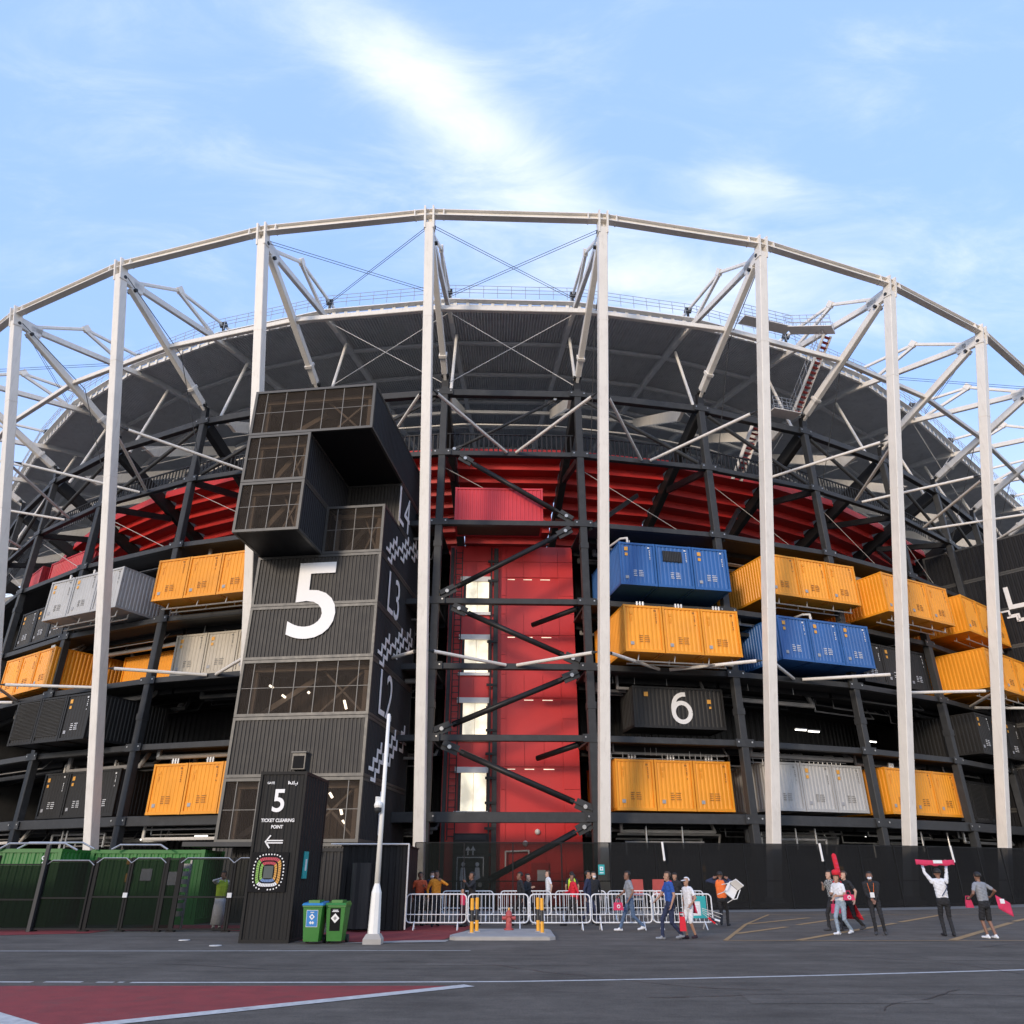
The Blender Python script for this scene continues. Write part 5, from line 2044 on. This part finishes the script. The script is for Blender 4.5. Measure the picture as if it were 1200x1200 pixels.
# ------------------------------------------------------------------ people
SKIN = {'light': (0.52, 0.32, 0.23), 'tan': (0.38, 0.21, 0.135), 'brown': (0.22, 0.11, 0.07)}
for k_, v_ in SKIN.items():
    M('skin_' + k_, v_, 0.55, var=0.06)
CL = {'black': (.016, .016, .018), 'white': (.70, .70, .71), 'jeans': (.075, .12, .20), 'light_jeans': (.26, .32, .38), 'navy': (.018, .025, .06), 'grey': (.24, .25, .27),
      'orange': (.75, .27, .02), 'rust': (.52, .09, .03), 'red': (.60, .015, .03), 'blue': (.018, .075, .30), 'hivis': (.50, .72, .05), 'pink': (.58, .035, .10), 'offwhite': (.50, .49, .50),
      'dark_grey': (.05, .05, .055), 'hivis_orange': (.80, .16, .03), 'brown': (.10, .05, .03), 'plum': (.03, .012, .02)}
for k_, v_ in CL.items():
    M('cloth_' + k_, v_, 0.85, var=0.14, scale=14, bump=0.35, bscale=22)
M('hair_black', (.012, .010, .009), .6, var=.3, scale=40)
M('hair_brown', (.05, .028, .016), .6, var=.3, scale=40)
m_c = M('cloth_check', (.30, .30, .30), .85)
nn_, ll_ = m_c.node_tree.nodes, m_c.node_tree.links
ck = N(nn_, 'ShaderNodeTexChecker', i_Scale=22.0)
ck.inputs['Color1'].default_value = (.02, .02, .02, 1)
ck.inputs['Color2'].default_value = (.45, .45, .43, 1)
tx = N(nn_, 'ShaderNodeTexCoord')
ll_.new(tx.outputs['Object'], ck.inputs['Vector'])
ll_.new(ck.outputs['Color'], nn_['Principled BSDF'].inputs['Base Color'])


def ik(a, c, l1, l2, pole):
    a, c = Vector(a), Vector(c)
    d = c - a
    D = min(d.length, (l1 + l2) * .999)
    d.normalize()
    c = a + d * D
    x = (l1 * l1 - l2 * l2 + D * D) / (2 * D)
    h = math.sqrt(max(0, l1 * l1 - x * x))
    p = Vector(pole) - d * Vector(pole).dot(d)
    p.normalize()
    return a + d * x + p * h, c


def capsule(bm, a, b, ra, rb, seg=10):
    a, b = Vector(a), Vector(b)
    d = b - a
    L_ = d.length
    if L_ < 1e-5:
        d = Vector((0, 0, 1))
    q = d.normalized().to_track_quat('Z', 'Y')
    rings = []
    for t, r_, off in [(0, ra * math.cos(R(f)), -ra * math.sin(R(f))) for f in (80, 50, 20)] + [(1, rb * math.cos(R(f)), rb * math.sin(R(f))) for f in (20, 50, 80)]:
        z = off + (L_ if t else 0)
        rings.append([bm.verts.new(a + q @ Vector((r_ * math.cos(2 * PI * i / seg), r_ * math.sin(2 * PI * i / seg), z))) for i in range(seg)])
    for r0, r1 in zip(rings[:-1], rings[1:]):
        for i in range(seg):
            bm.faces.new((r0[i], r0[(i + 1) % seg], r1[(i + 1) % seg], r1[i]))
    bm.faces.new(list(reversed(rings[0])))
    bm.faces.new(rings[-1])


def ellipsoid(bm, c, sx, sy, sz, n=14, m=10, rot=None):
    v = []
    for j in range(1, m):
        t = PI * j / m
        row = []
        for i in range(n):
            a = 2 * PI * i / n
            p = Vector((sx * math.sin(t) * math.cos(a), sy * math.sin(t) * math.sin(a), sz * math.cos(t)))
            row.append(bm.verts.new(Vector(c) + (rot @ p if rot else p)))
        v.append(row)
    top = bm.verts.new(Vector(c) + (rot @ Vector((0, 0, sz)) if rot else Vector((0, 0, sz))))
    bot = bm.verts.new(Vector(c) + (rot @ Vector((0, 0, -sz)) if rot else Vector((0, 0, -sz))))
    for r0, r1 in zip(v[:-1], v[1:]):
        for i in range(n):
            bm.faces.new((r0[i], r1[i], r1[(i + 1) % n], r0[(i + 1) % n]))
    for i in range(n):
        bm.faces.new((top, v[0][i], v[0][(i + 1) % n]))
        bm.faces.new((bot, v[-1][(i + 1) % n], v[-1][i]))


def person(label, x, y, face, h=1.74, skin='tan', shirt='black', sleeve='short', pants='jeans', legs='long', shoes='white', hair='hair_black',
           lf=(-.10, .0, 0), rf=(.10, .0, 0), lh=(-.27, .04, -.02), rh=(.27, .04, -.02), lean=0.0, headturn=0.0, nod=0.0, female=False, vest=None, hat=None, mask=False, bald=False, skirt=None, grip=False, waist=None):
    """faces -y before turning; feet (x, y, lift) and hands (x, y, z above hip height) in figure space for a 1.75 m body"""
    root = thing('person', label, 'person', (x, y, 0), face, 'people in front of the stadium')
    s = h / 1.75
    V = lambda *a: Vector(a)
    hip = V(0, 0, .93)
    if max(abs(lf[1]), abs(rf[1])) > .2:
        hip.z = .89
    hip.y = (lf[1] + rf[1]) * .45
    up = V(0, -math.sin(lean), math.cos(lean))
    chest = hip + up * .40
    neck = hip + up * .55
    head = hip + up * .70 + V(0, -.025, 0)
    sw = .175 if female else .195
    prim = []         # (tag, a, b, ra, rb)
    S_ = lambda tag, a, b, ra, rb: prim.append((tag, Vector(a), Vector(b), ra, rb))
    hw = .095
    for sx in (-1, 1):
        ft = lf if sx < 0 else rf
        hp = hip + V(sx * hw, 0, -.03)
        an = V(ft[0], ft[1], .085 + ft[2])
        kn, an = ik(hp, an, .43, .41, (sx * .05, -1, 0))
        legtag = 'pants'
        S_(legtag, hp, kn, .095 if not female else .09, .062)
        S_(legtag if legs == 'long' else 'skin', kn, kn.lerp(an, .5), .060, .052)
        S_(legtag if legs == 'long' else 'skin', kn.lerp(an, .5), an, .052 if legs != 'long' else .055, .040 if legs != 'long' else .05)
        if legs == 'short':
            S_('pants', kn.lerp(hp, .5), kn.lerp(hp, .12), .088, .085)
        pitch = -ft[2] * 1.6 if ft[1] > 0 else ft[2] * .5
        toe = an + V(sx * .03, -.17, -.045 + pitch * .35)
        heel = an + V(0, .045, -.045)
        S_('shoes', heel, toe, .040, .036)
        S_('shoes', an, an + V(0, -.05, -.04), .044, .042)
    # trunk
    for a, b, ra, rb, w in ((hip + V(0, 0, -.05), hip + up * .12, .125, .12, .06), (hip + up * .10, chest, .118, .135, .065), (chest, chest + up * .08, .135, .115, .075)):
        for sx in (-1, 0, 1):
            S_('pants' if a.z < hip.z + .0 else 'shirt', a + V(sx * w, 0, 0), b + V(sx * w, 0, 0), ra * .86, rb * .86)
    S_('shirt', chest + up * .10 + V(-sw + .05, 0, 0), chest + up * .10 + V(sw - .05, 0, 0), .075, .075)
    S_('skin', neck + up * -.02, head + V(0, .015, -.05), .055, .052)
    # head
    S_('skin', head + V(0, 0, .035), head + V(0, -.012, -.045), .088, .070)
    S_('skin', head + V(0, .02, .045), head + V(0, .01, .03), .092, .088)
    fd = V(math.sin(headturn), -math.cos(headturn), -nod)
    sd_ = V(math.cos(headturn), math.sin(headturn), 0)
    S_('skin', head + fd * .088 + V(0, 0, .005), head + fd * .103 + V(0, 0, -.018), .012, .015)
    S_('skin', head + fd * .06 + V(0, 0, -.09), head + fd * .07 + V(0, 0, -.085), .03, .028)
    for sx in (-1, 1):
        S_('skin', head + sd_ * sx * .088 + V(0, .0, .012), head + sd_ * sx * .09 + V(0, 0, -.025), .016, .012)
    # arms
    for sx in (-1, 1):
        tg = lh if sx < 0 else rh
        sh = chest + up * .09 + V(sx * sw, 0, 0)
        hd = hip + V(tg[0], tg[1], tg[2])
        pole = (sx * .6, .7, -.3) if tg[2] < .6 else (sx * 1, .2, -.4)
        el, hd = ik(sh, hd, .285, .26, pole)
        sl = {'none': 'skin', 'short': 'sleeve', 'long': 'sleeve'}[sleeve]
        S_('sleeve' if sleeve != 'none' else 'skin', sh, sh.lerp(el, .62), .062, .055)
        S_('sleeve' if sleeve == 'long' else 'skin', sh.lerp(el, .6), el, .049, .043)
        S_('sleeve' if sleeve == 'long' else 'skin', el, hd.lerp(el, .1), .044, .034 if sleeve == 'long' else .029)
        d = (hd - el).normalized()
        across = d.cross(V(0, 1, 0) if abs(d.y) < .9 else V(1, 0, 0)).normalized()
        palmn = d.cross(across).normalized()
        palm = hd + d * .045
        for o_ in (-.024, 0, .024):
            S_('skin', hd + across * o_ * .8, palm + across * o_ + d * .03, .018, .017)
        for fi, (o_, ln) in enumerate(((-.033, .055), (-.011, .068), (.011, .066), (.033, .05))):
            b0 = palm + across * o_ + d * .035
            if grip:
                b1 = b0 + d * ln * .3 + palmn * .03
                b2 = b1 - d * ln * .35 + palmn * .02
            else:
                b1 = b0 + d * ln * .55 + palmn * .006
                b2 = b1 + d * ln * .42 + palmn * .018
            S_('skin', b0, b1, .0105, .010)
            S_('skin', b1, b2, .010, .009)
        t0 = hd + across * .03 * -sx
        t1 = t0 + d * .035 - across * .03 * sx + palmn * .012
        S_('skin', t0, t1, .013, .011)
        S_('skin', t1, t1 + d * .03 + palmn * .014, .011, .009)
    bm = bmesh.new()
    for tag_, a, b, ra, rb in prim:
        capsule(bm, a, b, ra, rb)
    me = bpy.data.meshes.new('body')
    bm.to_mesh(me)
    bm.free()
    tmp = bpy.data.objects.new('body', me)
    COL.objects.link(tmp)
    md = tmp.modifiers.new('remesh', 'REMESH')
    md.mode = 'VOXEL'
    md.voxel_size = .0135
    md2 = tmp.modifiers.new('smooth', 'SMOOTH')
    md2.iterations = 3
    md2.factor = .5
    dg = bpy.context.evaluated_depsgraph_get()
    body = bpy.data.meshes.new_from_object(tmp.evaluated_get(dg))
    bpy.data.objects.remove(tmp)
    bpy.data.meshes.remove(me)
    # colour by nearest limb
    n = len(body.polygons)
    cen = np.empty(n * 3)
    body.polygons.foreach_get('center', cen)
    cen = cen.reshape(-1, 3)
    best = np.full(n, 1e9)
    idx = np.zeros(n, int)
    order = ['skin', 'shirt', 'sleeve', 'pants', 'shoes']
    for tag_, a, b, ra, rb in prim:
        A_, B_ = np.array(a), np.array(b)
        d = B_ - A_
        t = np.clip(((cen - A_) @ d) / max(1e-9, d @ d), 0, 1)
        dist = np.linalg.norm(cen - (A_ + t[:, None] * d), axis=1) - (ra + (rb - ra) * t)
        dist -= {'shirt': .006, 'shoes': .004}.get(tag_, 0)
        w = dist < best
        best[w] = dist[w]
        idx[w] = order.index(tag_)
    if waist:       # hem of a long top
        pass
    names = ['skin_' + skin, 'cloth_' + shirt, 'cloth_' + (shirt if sleeve != 'other' else shirt), 'cloth_' + pants, 'cloth_' + shoes]
    for nm in names:
        body.materials.append(MATS[nm])
    body.polygons.foreach_set('material_index', idx.astype(np.int32))
    body.polygons.foreach_set('use_smooth', np.ones(n, bool))
    # folds in the clothing
    nv = len(body.vertices)
    co = np.empty(nv * 3)
    body.vertices.foreach_get('co', co)
    co = co.reshape(-1, 3)
    no = np.empty(nv * 3)
    body.vertices.foreach_get('normal', no)
    no = no.reshape(-1, 3)
    cm = np.zeros(nv)
    lv = np.empty(len(body.loops), np.int32)
    body.loops.foreach_get('vertex_index', lv)
    lt = np.repeat(idx, [p.loop_total for p in body.polygons])
    cm[lv[(lt == 1) | (lt == 2) | (lt == 3)]] = 1
    ph = (x * 3.7 + y) % 6
    fold = np.sin(co[:, 2] * 46 + 9 * co[:, 0] + 3 * np.sin(co[:, 1] * 30 + ph)) * np.sin(co[:, 0] * 34 + co[:, 1] * 27 + ph * 2)
    fold += .7 * np.sin(co[:, 2] * 78 - 31 * co[:, 0] + 17 * co[:, 1] + ph)
    co += no * (fold * .0048 * cm + .004 * cm)[:, None]
    body.vertices.foreach_set('co', co.ravel())
    body.transform(Matrix.Scale(s, 4))
    o = link('body', body, root)
    hd_ = head * s
    # hair / hat
    rotz = Matrix.Rotation(headturn, 3, 'Z')

    def shell(name, mat, sc, cut, cy=0.02, cz=.045, extra=None, drop=-1.0):
        """dome over the skull: keeps the part above or behind the face line"""
        b_ = bmesh.new()
        ellipsoid(b_, (0, 0, 0), .097 * sc, .105 * sc, .100 * sc, 16, 12)
        kill = [v for v in b_.verts if (v.co.z < cut + (0.09 if v.co.y < -.03 else 0)) or v.co.z < drop]
        bmesh.ops.delete(b_, geom=kill, context='VERTS')
        if extra:
            extra(b_)
        m0 = bpy.data.meshes.new(name)
        b_.to_mesh(m0)
        b_.free()
        m0.transform(Matrix.Translation(head + V(0, cy, cz)) @ rotz.to_4x4())
        m0.transform(Matrix.Scale(s, 4))
        m0.materials.append(MATS[mat])
        q = link(name, m0, root)
        sol = q.modifiers.new('thick', 'SOLIDIFY')
        sol.thickness = .012
        smooth(q)
        return q
    if hat == 'cap':
        def brim(b_):
            capsule(b_, (-.05, -.10, -.0), (.05, -.10, -.0), .03, .03)
            for v in b_.verts:
                pass
        shell('cap', 'cloth_white', 1.14, -.01)
        q = MB().add([(-.075, -.08, .0), (.075, -.08, .0), (.055, -.19, -.025), (-.055, -.19, -.025), (-.075, -.08, .012), (.075, -.08, .012), (.055, -.19, -.013), (-.055, -.19, -.013)],
                     [(3, 2, 1, 0), (4, 5, 6, 7), (0, 1, 5, 4), (1, 2, 6, 5), (2, 3, 7, 6), (3, 0, 4, 7)])
        q.xf(Matrix.Scale(s, 4) @ Matrix.Translation(head + V(0, .02, .06)) @ rotz.to_4x4())
        part('cap_peak', q, 'cloth_white', root)
    elif not bald:
        shell('hair', hair, 1.09, -.075 if female else -.045)
        if female:
            q = MB().ball((0, .075, -.11), .075, 10, 8, (1.05, .62, 1.8))
            q.xf(Matrix.Scale(s, 4) @ Matrix.Translation(head) @ rotz.to_4x4())
            smooth(part('long_hair', q, hair, root))
    else:
        shell('hair', hair, 1.03, -.06, drop=-1)
        root.children[-1].scale = (1, 1, 1)
    # eyes and mouth
    for sx in (-1, 1):
        q = MB().ball(tuple(head + fd * .082 + sd_ * sx * .031 + V(0, 0, .012)), .010, 8, 6)
        q.xf(Matrix.Scale(s, 4))
        part('eye', q, 'hair_black', root)
    if mask:
        q = MB().ball((0, 0, 0), .068, 12, 8, (1, .75, .75))
        q.xf(Matrix.Scale(s, 4) @ Matrix.Translation(head + fd * .052 + V(0, 0, -.04)) @ rotz.to_4x4())
        smooth(part('face_mask', q, 'cloth_white', root))
    else:
        q = MB().ball(tuple(head + fd * .083 + V(0, 0, -.052)), .014, 8, 6, (1.5, .8, .5))
        q.xf(Matrix.Scale(s, 4))
        part('mouth', q, 'hydrant_red', root)
    if vest:
        b_ = bmesh.new()
        for a, b, ra, rb, w in ((hip + up * .04, hip + up * .14, .124, .122, .062), (hip + up * .12, chest, .122, .139, .067), (chest, chest + up * .07, .139, .12, .077)):
            for sx in (-1, 0, 1):
                capsule(b_, a + V(sx * w, 0, 0), b + V(sx * w, 0, 0), ra * .94, rb * .94)
        m0 = bpy.data.meshes.new('vest')
        b_.to_mesh(m0)
        b_.free()
        m0.transform(Matrix.Scale(s, 4))
        m0.materials.append(MATS['cloth_' + vest])
        smooth(link('vest', m0, root))
    if skirt:
        q = MB()
        q.lathe([(.16, .02), (.18, -.12), (.21, -.34 if skirt != 'long' else -.75), (.20, -.34 if skirt != 'long' else -.75)], 16, tuple(hip))
        q.xf(Matrix.Scale(s, 4))
        smooth(part('skirt', q, 'cloth_' + (skirt if skirt != 'long' else pants), root))
    return root


def cloth(name, pts_rows, mat, root=None, thick=.008):
    """draped cloth from rows of points"""
    v = [p for row in pts_rows for p in row]
    w = len(pts_rows[0])
    f = [(j * w + i, j * w + i + 1, (j + 1) * w + i + 1, (j + 1) * w + i) for j in range(len(pts_rows) - 1) for i in range(w - 1)]
    m_ = MB().add(v, f)
    o = link(name, m_.mesh(name, mat), root)
    s_ = o.modifiers.new('thick', 'SOLIDIFY')
    s_.thickness = thick
    smooth(o)
    return o


def cape(root, mat, y0=.13, z0=1.42, z1=.75, w0=.17, w1=.30, h=1.0, name='flag_cape'):
    rows = []
    for j in range(7):
        t = j / 6
        z = z0 + (z1 - z0) * t
        w = w0 + (w1 - w0) * t
        rows.append([((-w + 2 * w * i / 8) * h, (y0 + .05 * t + .025 * math.sin(i * 2.1 + j * .5) * t - .10 * abs(i / 4 - 1) ** 2 * (1 - t * .4)) * h, z * h) for i in range(9)])
    return cloth(name, rows, mat, root)


def walk(s=.30, lift=.06, sw=1):
    """feet of a stride"""
    return dict(lf=(-.07, -s * sw, 0.0 if sw > 0 else lift), rf=(.07, s * sw, lift if sw > 0 else 0.0))


RT, LFT, TOW, AWAY = R(90), R(-90), 0.0, R(180)
# guard behind the left gate
person('guard in pale robe and hi-vis vest behind the mesh gate', -9.72, 28.2, R(35), 1.74, 'brown', 'white', 'long', 'white', vest='hivis', lh=(-.12, -.22, .62), shoes='dark_grey', skirt='long')
# behind the front barriers
person('person in a rust red hooded jacket beside the shed', -3.35, 30.6, R(20), 1.72, 'brown', 'rust', 'long', 'black', rh=(.1, -.25, .35), shoes='black')
person('person in a dark jacket half hidden behind the yellow jacket', -2.98, 31.4, R(-10), 1.74, 'light', 'navy', 'long', 'black', shoes='black', mask=True)
person('person in a bright yellow jacket and black trousers behind the barrier', -2.72, 30.2, R(15), 1.76, 'brown', 'orange', 'long', 'black', lf=(-.12, -.12, 0), rf=(.1, .12, .02), rh=(.12, -.22, .52), shoes='black')
person('walker in a black jacket behind the second barrier', -1.42, 30.0, R(-70), 1.76, 'brown', 'black', 'long', 'black', rh=(.12, -.28, .5), shoes='black', **walk(.25))
person('small child with a pink top behind the second barrier', -1.72, 29.8, R(-60), 1.22, 'tan', 'pink', 'short', 'plum', shoes='black', female=True, **walk(.2))
person('person in a black hoodie walking, behind the hydrant', .30, 30.6, R(-80), 1.76, 'brown', 'black', 'long', 'black', shoes='black', **walk(.28))
person('pale faced person in black beside the hooded walker', .58, 31.2, R(60), 1.70, 'light', 'black', 'long', 'black', lh=(-.15, -.25, .35), shoes='white', **walk(.22, sw=-1))
person('steward in a pale shirt with hi-vis belt by the lift door', 1.62, 37.5, R(-80), 1.80, 'light', 'white', 'short', 'grey', bald=True, hair='hair_brown', shoes='black')
person('steward in a bright hi-vis vest by the lift door', 2.75, 38.5, AWAY, 1.76, 'tan', 'black', 'short', 'black', vest='hivis', shoes='black')
person('person in a red shirt striding behind the third barrier', 2.22, 30.6, R(-75), 1.70, 'brown', 'red', 'long', 'black', shoes='black', lh=(-.1, -.3, .2), **walk(.33))
person('person in a navy jacket walking right behind the barrier', 2.78, 30.8, R(75), 1.80, 'tan', 'navy', 'long', 'navy', shoes='black', **walk(.28, sw=-1))
person('masked person in white and black far behind the navy jacket', 3.12, 32.0, R(20), 1.74, 'light', 'black', 'long', 'black', mask=True, shoes='black')
person('dark haired woman in black behind the blue polo', 6.15, 31.6, R(-40), 1.70, 'tan', 'black', 'short', 'black', female=True, shoes='black')
# the forecourt
p1 = person('man in grey shirt and jeans striding left with a pink bag', 3.85, 27.6, R(-84), 1.78, 'brown', 'grey', 'short', 'jeans', shoes='white', rh=(.25, -.10, .02), lh=(-.25, -.32, .10), lean=.05, **walk(.36, .08))
p2 = person('bald man in a blue polo with red scarf and dark jeans', 4.52, 24.3, R(-78), 1.76, 'tan', 'blue', 'short', 'navy', shoes='grey', bald=True, hair='hair_brown', lh=(-.25, -.32, .08), rh=(.26, -.06, -.02), mask=False, **walk(.26, .05))
p3 = person('girl in white with a white cap and red flag cape', 5.12, 24.6, R(-60), 1.56, 'tan', 'white', 'short', 'white', legs='short', shoes='plum', hat='cap', female=True, rh=(.24, -.12, .05), **walk(.12, .02))
p4 = person('man in orange vest and black trousers carrying a white chair', 7.55, 30.4, R(155), 1.78, 'brown', 'navy', 'long', 'black', vest='hivis_orange', rh=(.24, -.02, .62), lh=(-.26, -.02, .60), shoes='black', **walk(.22, .05))
p5 = person('bearded man in a black and white checked shirt', 10.62, 28.0, R(-75), 1.80, 'light', 'check', 'short', 'black', shoes='dark_grey', rh=(.22, -.1, .05), lh=(-.2, -.15, .42), hair='hair_black', **walk(.25, .05))
p6 = person('woman in light jeans with a red scarf and headscarf', 10.15, 26.2, R(-60), 1.70, 'tan', 'white', 'short', 'light_jeans', shoes='white', rh=(.12, -.24, .2), lh=(-.1, -.26, .25), female=True, hair='hair_brown', **walk(.22, .05))
p7 = person('man in a black shirt with a red flag, striding left', 10.95, 27.6, R(-72), 1.78, 'light', 'black', 'short', 'black', shoes='dark_grey', rh=(.26, .04, .0), lh=(-.22, -.15, .1), hair='hair_brown', **walk(.38, .08))
p8 = person('masked person in a black tracksuit with a white badge', 11.15, 26.1, R(-25), 1.72, 'brown', 'black', 'long', 'black', shoes='dark_grey', mask=True, nod=.1, lean=.10, lh=(-.05, -.24, .06), rh=(.05, -.26, .02), lf=(-.09, -.03, 0), rf=(.16, .06, 0))
p9 = person('man in a white shirt raising a pink scarf with both arms', 13.0, 25.5, R(172), 1.80, 'brown', 'white', 'long', 'black', shoes='black', lh=(-.36, -.12, 1.02), rh=(.33, -.12, .98), lean=-.04, grip=True, lf=(-.08, .0, 0), rf=(.12, -.12, 0))
p10 = person('man in grey shirt and black shorts with a pink flag', 13.72, 24.6, R(195), 1.70, 'brown', 'grey', 'short', 'black', legs='short', shoes='white', lh=(-.42, -.1, .18), rh=(.28, -.18, .15), grip=True, lf=(-.1, .02, 0), rf=(.08, -.1, 0))

# clothing that hangs on people
cape(p2, MATS and 'cloth_red', .10, 1.50, 1.15, .14, .17, 1.0, 'red_scarf')
cape(p3, 'cloth_pink', .12, 1.42, .72, .17, .25, .9)
cape(p6, 'cloth_red', .10, 1.52, .95, .16, .22, .97, 'red_scarf')
cape(p7, 'cloth_red', .16, .98, .35, .12, .40, 1.0)
q = MB().lathe([(.115, -.02), (.125, .06), (.11, .11), (.05, .14)], 14, (0, .01, 1.66))
smooth(part('headscarf', q, 'cloth_red', p6))
part('badge', MB().box(-.06, .06, -.30, -.288, 1.02, 1.16), 'paper', p8)
m_ = MB()
m_.tube((-.05, -.235, 1.16), (-.09, -.20, 1.42), .007, 5)
m_.tube((.05, -.235, 1.16), (.09, -.20, 1.42), .007, 5)
part('lanyard', m_, 'cloth_hivis_orange', p8)
part('bag_strap', MB().beam((-.15, .135, 1.32), (.06, .15, 1.08), .012, .04, up=(0, 1, 0)).beam((-.15, .13, 1.32), (-.13, .04, 1.46), .012, .04, up=(0, 1, 0)), 'cloth_navy', p9)


def held(name, label, cat, loc_, rz, rows, mat, extra=None, group=None):
    o = cloth(name, rows, mat)
    o.location = loc_
    o.rotation_euler = (0, 0, rz)
    tag(o, label, cat, group)
    return o


# raised scarf: between the two fists of p9
def fist(root, x, y, z):
    return root.matrix_basis @ Vector((x, y, z))


rows = [[(-.62 + i * .085, .02 * math.sin(i * .9), .075 - j * .05 - .03 * math.sin(i / 15 * PI) + (.02 * math.sin(i * 1.7) if j == 3 else 0)) for i in range(14)] for j in range(4)]
held('scarf', 'pink and white scarf held stretched overhead', 'scarf', (12.98, 25.35, 2.0), R(-8), rows, 'cloth_pink')
part('scarf_emblem', MB().box(-.12, .14, -.03, -.012, -.04, .05), 'cloth_white', bpy.data.objects['scarf'])
rows = [[(i * .05, .015 * math.sin(i + j), -.07 * j - i * .03) for i in range(8)] for j in range(6)]
held('pink_flag', 'pink flag with white print hanging from the hand of the man in shorts', 'flag', (14.02, 24.5, 1.12), R(-10), rows, 'cloth_pink')
part('flag_print', MB().box(.08, .2, -.03, -.022, -.22, -.1), 'cloth_white', bpy.data.objects['pink_flag'])


def bag(label, loc_, rz, w, h_, mat, emblem=True):
    b = thing('carrier_bag', label, 'bag', loc_, rz, 'pink bags and wraps carried by fans')
    m_ = MB()
    m_.add([(-w / 2, -.05, 0), (w / 2, -.05, 0), (w / 2, .05, 0), (-w / 2, .05, 0), (-w / 2 * .85, -.015, h_), (w / 2 * .85, -.015, h_), (w / 2 * .85, .015, h_), (-w / 2 * .85, .015, h_)],
           [(3, 2, 1, 0), (4, 5, 6, 7), (0, 1, 5, 4), (1, 2, 6, 5), (2, 3, 7, 6), (3, 0, 4, 7)])
    part('bag_body', m_, mat, b)
    m_ = MB()
    m_.path([(-.07, 0, h_), (-.05, 0, h_ + .10), (.05, 0, h_ + .10), (.07, 0, h_)], .01, 5)
    part('bag_handle', m_, mat, b)
    if emblem:
        m_ = MB()
        m_.tube((0, -.052, h_ * .5), (0, -.06, h_ * .5), .055, 12)
        part('emblem', m_, 'cloth_white', b)
        m_ = MB()
        m_.tube((0, -.061, h_ * .5), (0, -.066, h_ * .5), .03, 10)
        part('emblem_centre', m_, mat, b)


bag('pink bag with a white round emblem in the hand of the striding man', (3.42, 27.35, .62), R(5), .32, .22, 'cloth_pink')
bag('pink bag carried by the man in the checked shirt', (10.55, 27.7, .52), R(10), .32, .27, 'cloth_pink')
bag('pink wrap held by the woman in light jeans', (10.30, 25.85, .95), R(-8), .34, .15, 'cloth_pink')
bag('red bag between the blue polo and the girl in white', (4.82, 24.2, .22), R(-5), .18, .36, 'cloth_red', False)
bag('pink bag beside the man in black shorts', (13.42, 24.9, .78), R(0), .2, .2, 'cloth_pink', False)
fs = thing('flag_sticks', 'bundle of thin flag sticks in the hand of the girl', 'sticks', (5.45, 24.4, .72), R(0))
m_ = MB()
for i in range(4):
    m_.tube((0, 0, .04 * i - .06), (.40 + .05 * i, -.03 * i, -.36 + .09 * i), .008, 5)
part('sticks', m_, 'paint_white', fs)
for i in range(3):
    part('flag_roll', MB().tube((.16 + .08 * i, -.03 * i, -.18 - .02 * i), (.34 + .06 * i, -.04 * i, -.32 + .03 * i), .028, 8), ('cloth_red', 'cloth_navy', 'cloth_white')[i], fs)
bs = thing('banner_stick', 'red inflatable stick with pink print, held upright in the crowd', 'banner', (10.80, 27.6, 1.55), R(0))
bs.scale = (.8, .8, .85)
m_ = MB()
m_.lathe([(.03, 0), (.085, .08), (.10, .4), (.095, .82), (.03, .88)], 12)
m_.xf(Matrix.Rotation(R(-6), 4, 'Y'))
smooth(part('stick_body', m_, 'cloth_red', bs))
for z in (.2, .34, .48, .66):
    part('stick_print', MB().box(-.05 - z * .1, .05 - z * .1, -.112, -.096, z, z + .06), 'cloth_pink', bs)
# the carried chair lies across the shoulders of p4
chr_ = plastic_chair((7.42, 29.98, 1.42), R(20), 'white plastic chair carried on the back of the man in orange', False)
chr_.rotation_euler = (R(75), R(38), R(10))
chr_.scale = (.85, .85, .85)
chr_.location = (7.50, 29.75, 1.05)

# bits of litter on the apron
for i, (x, y, lab) in enumerate(((19.3, 54.5, 'behind the masked person'), (11.2, 47.0, 'right of the chair carrier'), (24.2, 55.2, 'behind the raised scarf'))):
    m_ = MB()
    m_.lathe([(.06, 0), (.10, .18), (.09, .2)], 8)
    o = link('paper_cup', m_.mesh('paper_cup', 'paper'), None, (x, y, .01))
    tag(o, 'white paper cup on the ground by the fence ' + lab, 'cup', 'litter by the fence')
bpy.context.view_layer.update()
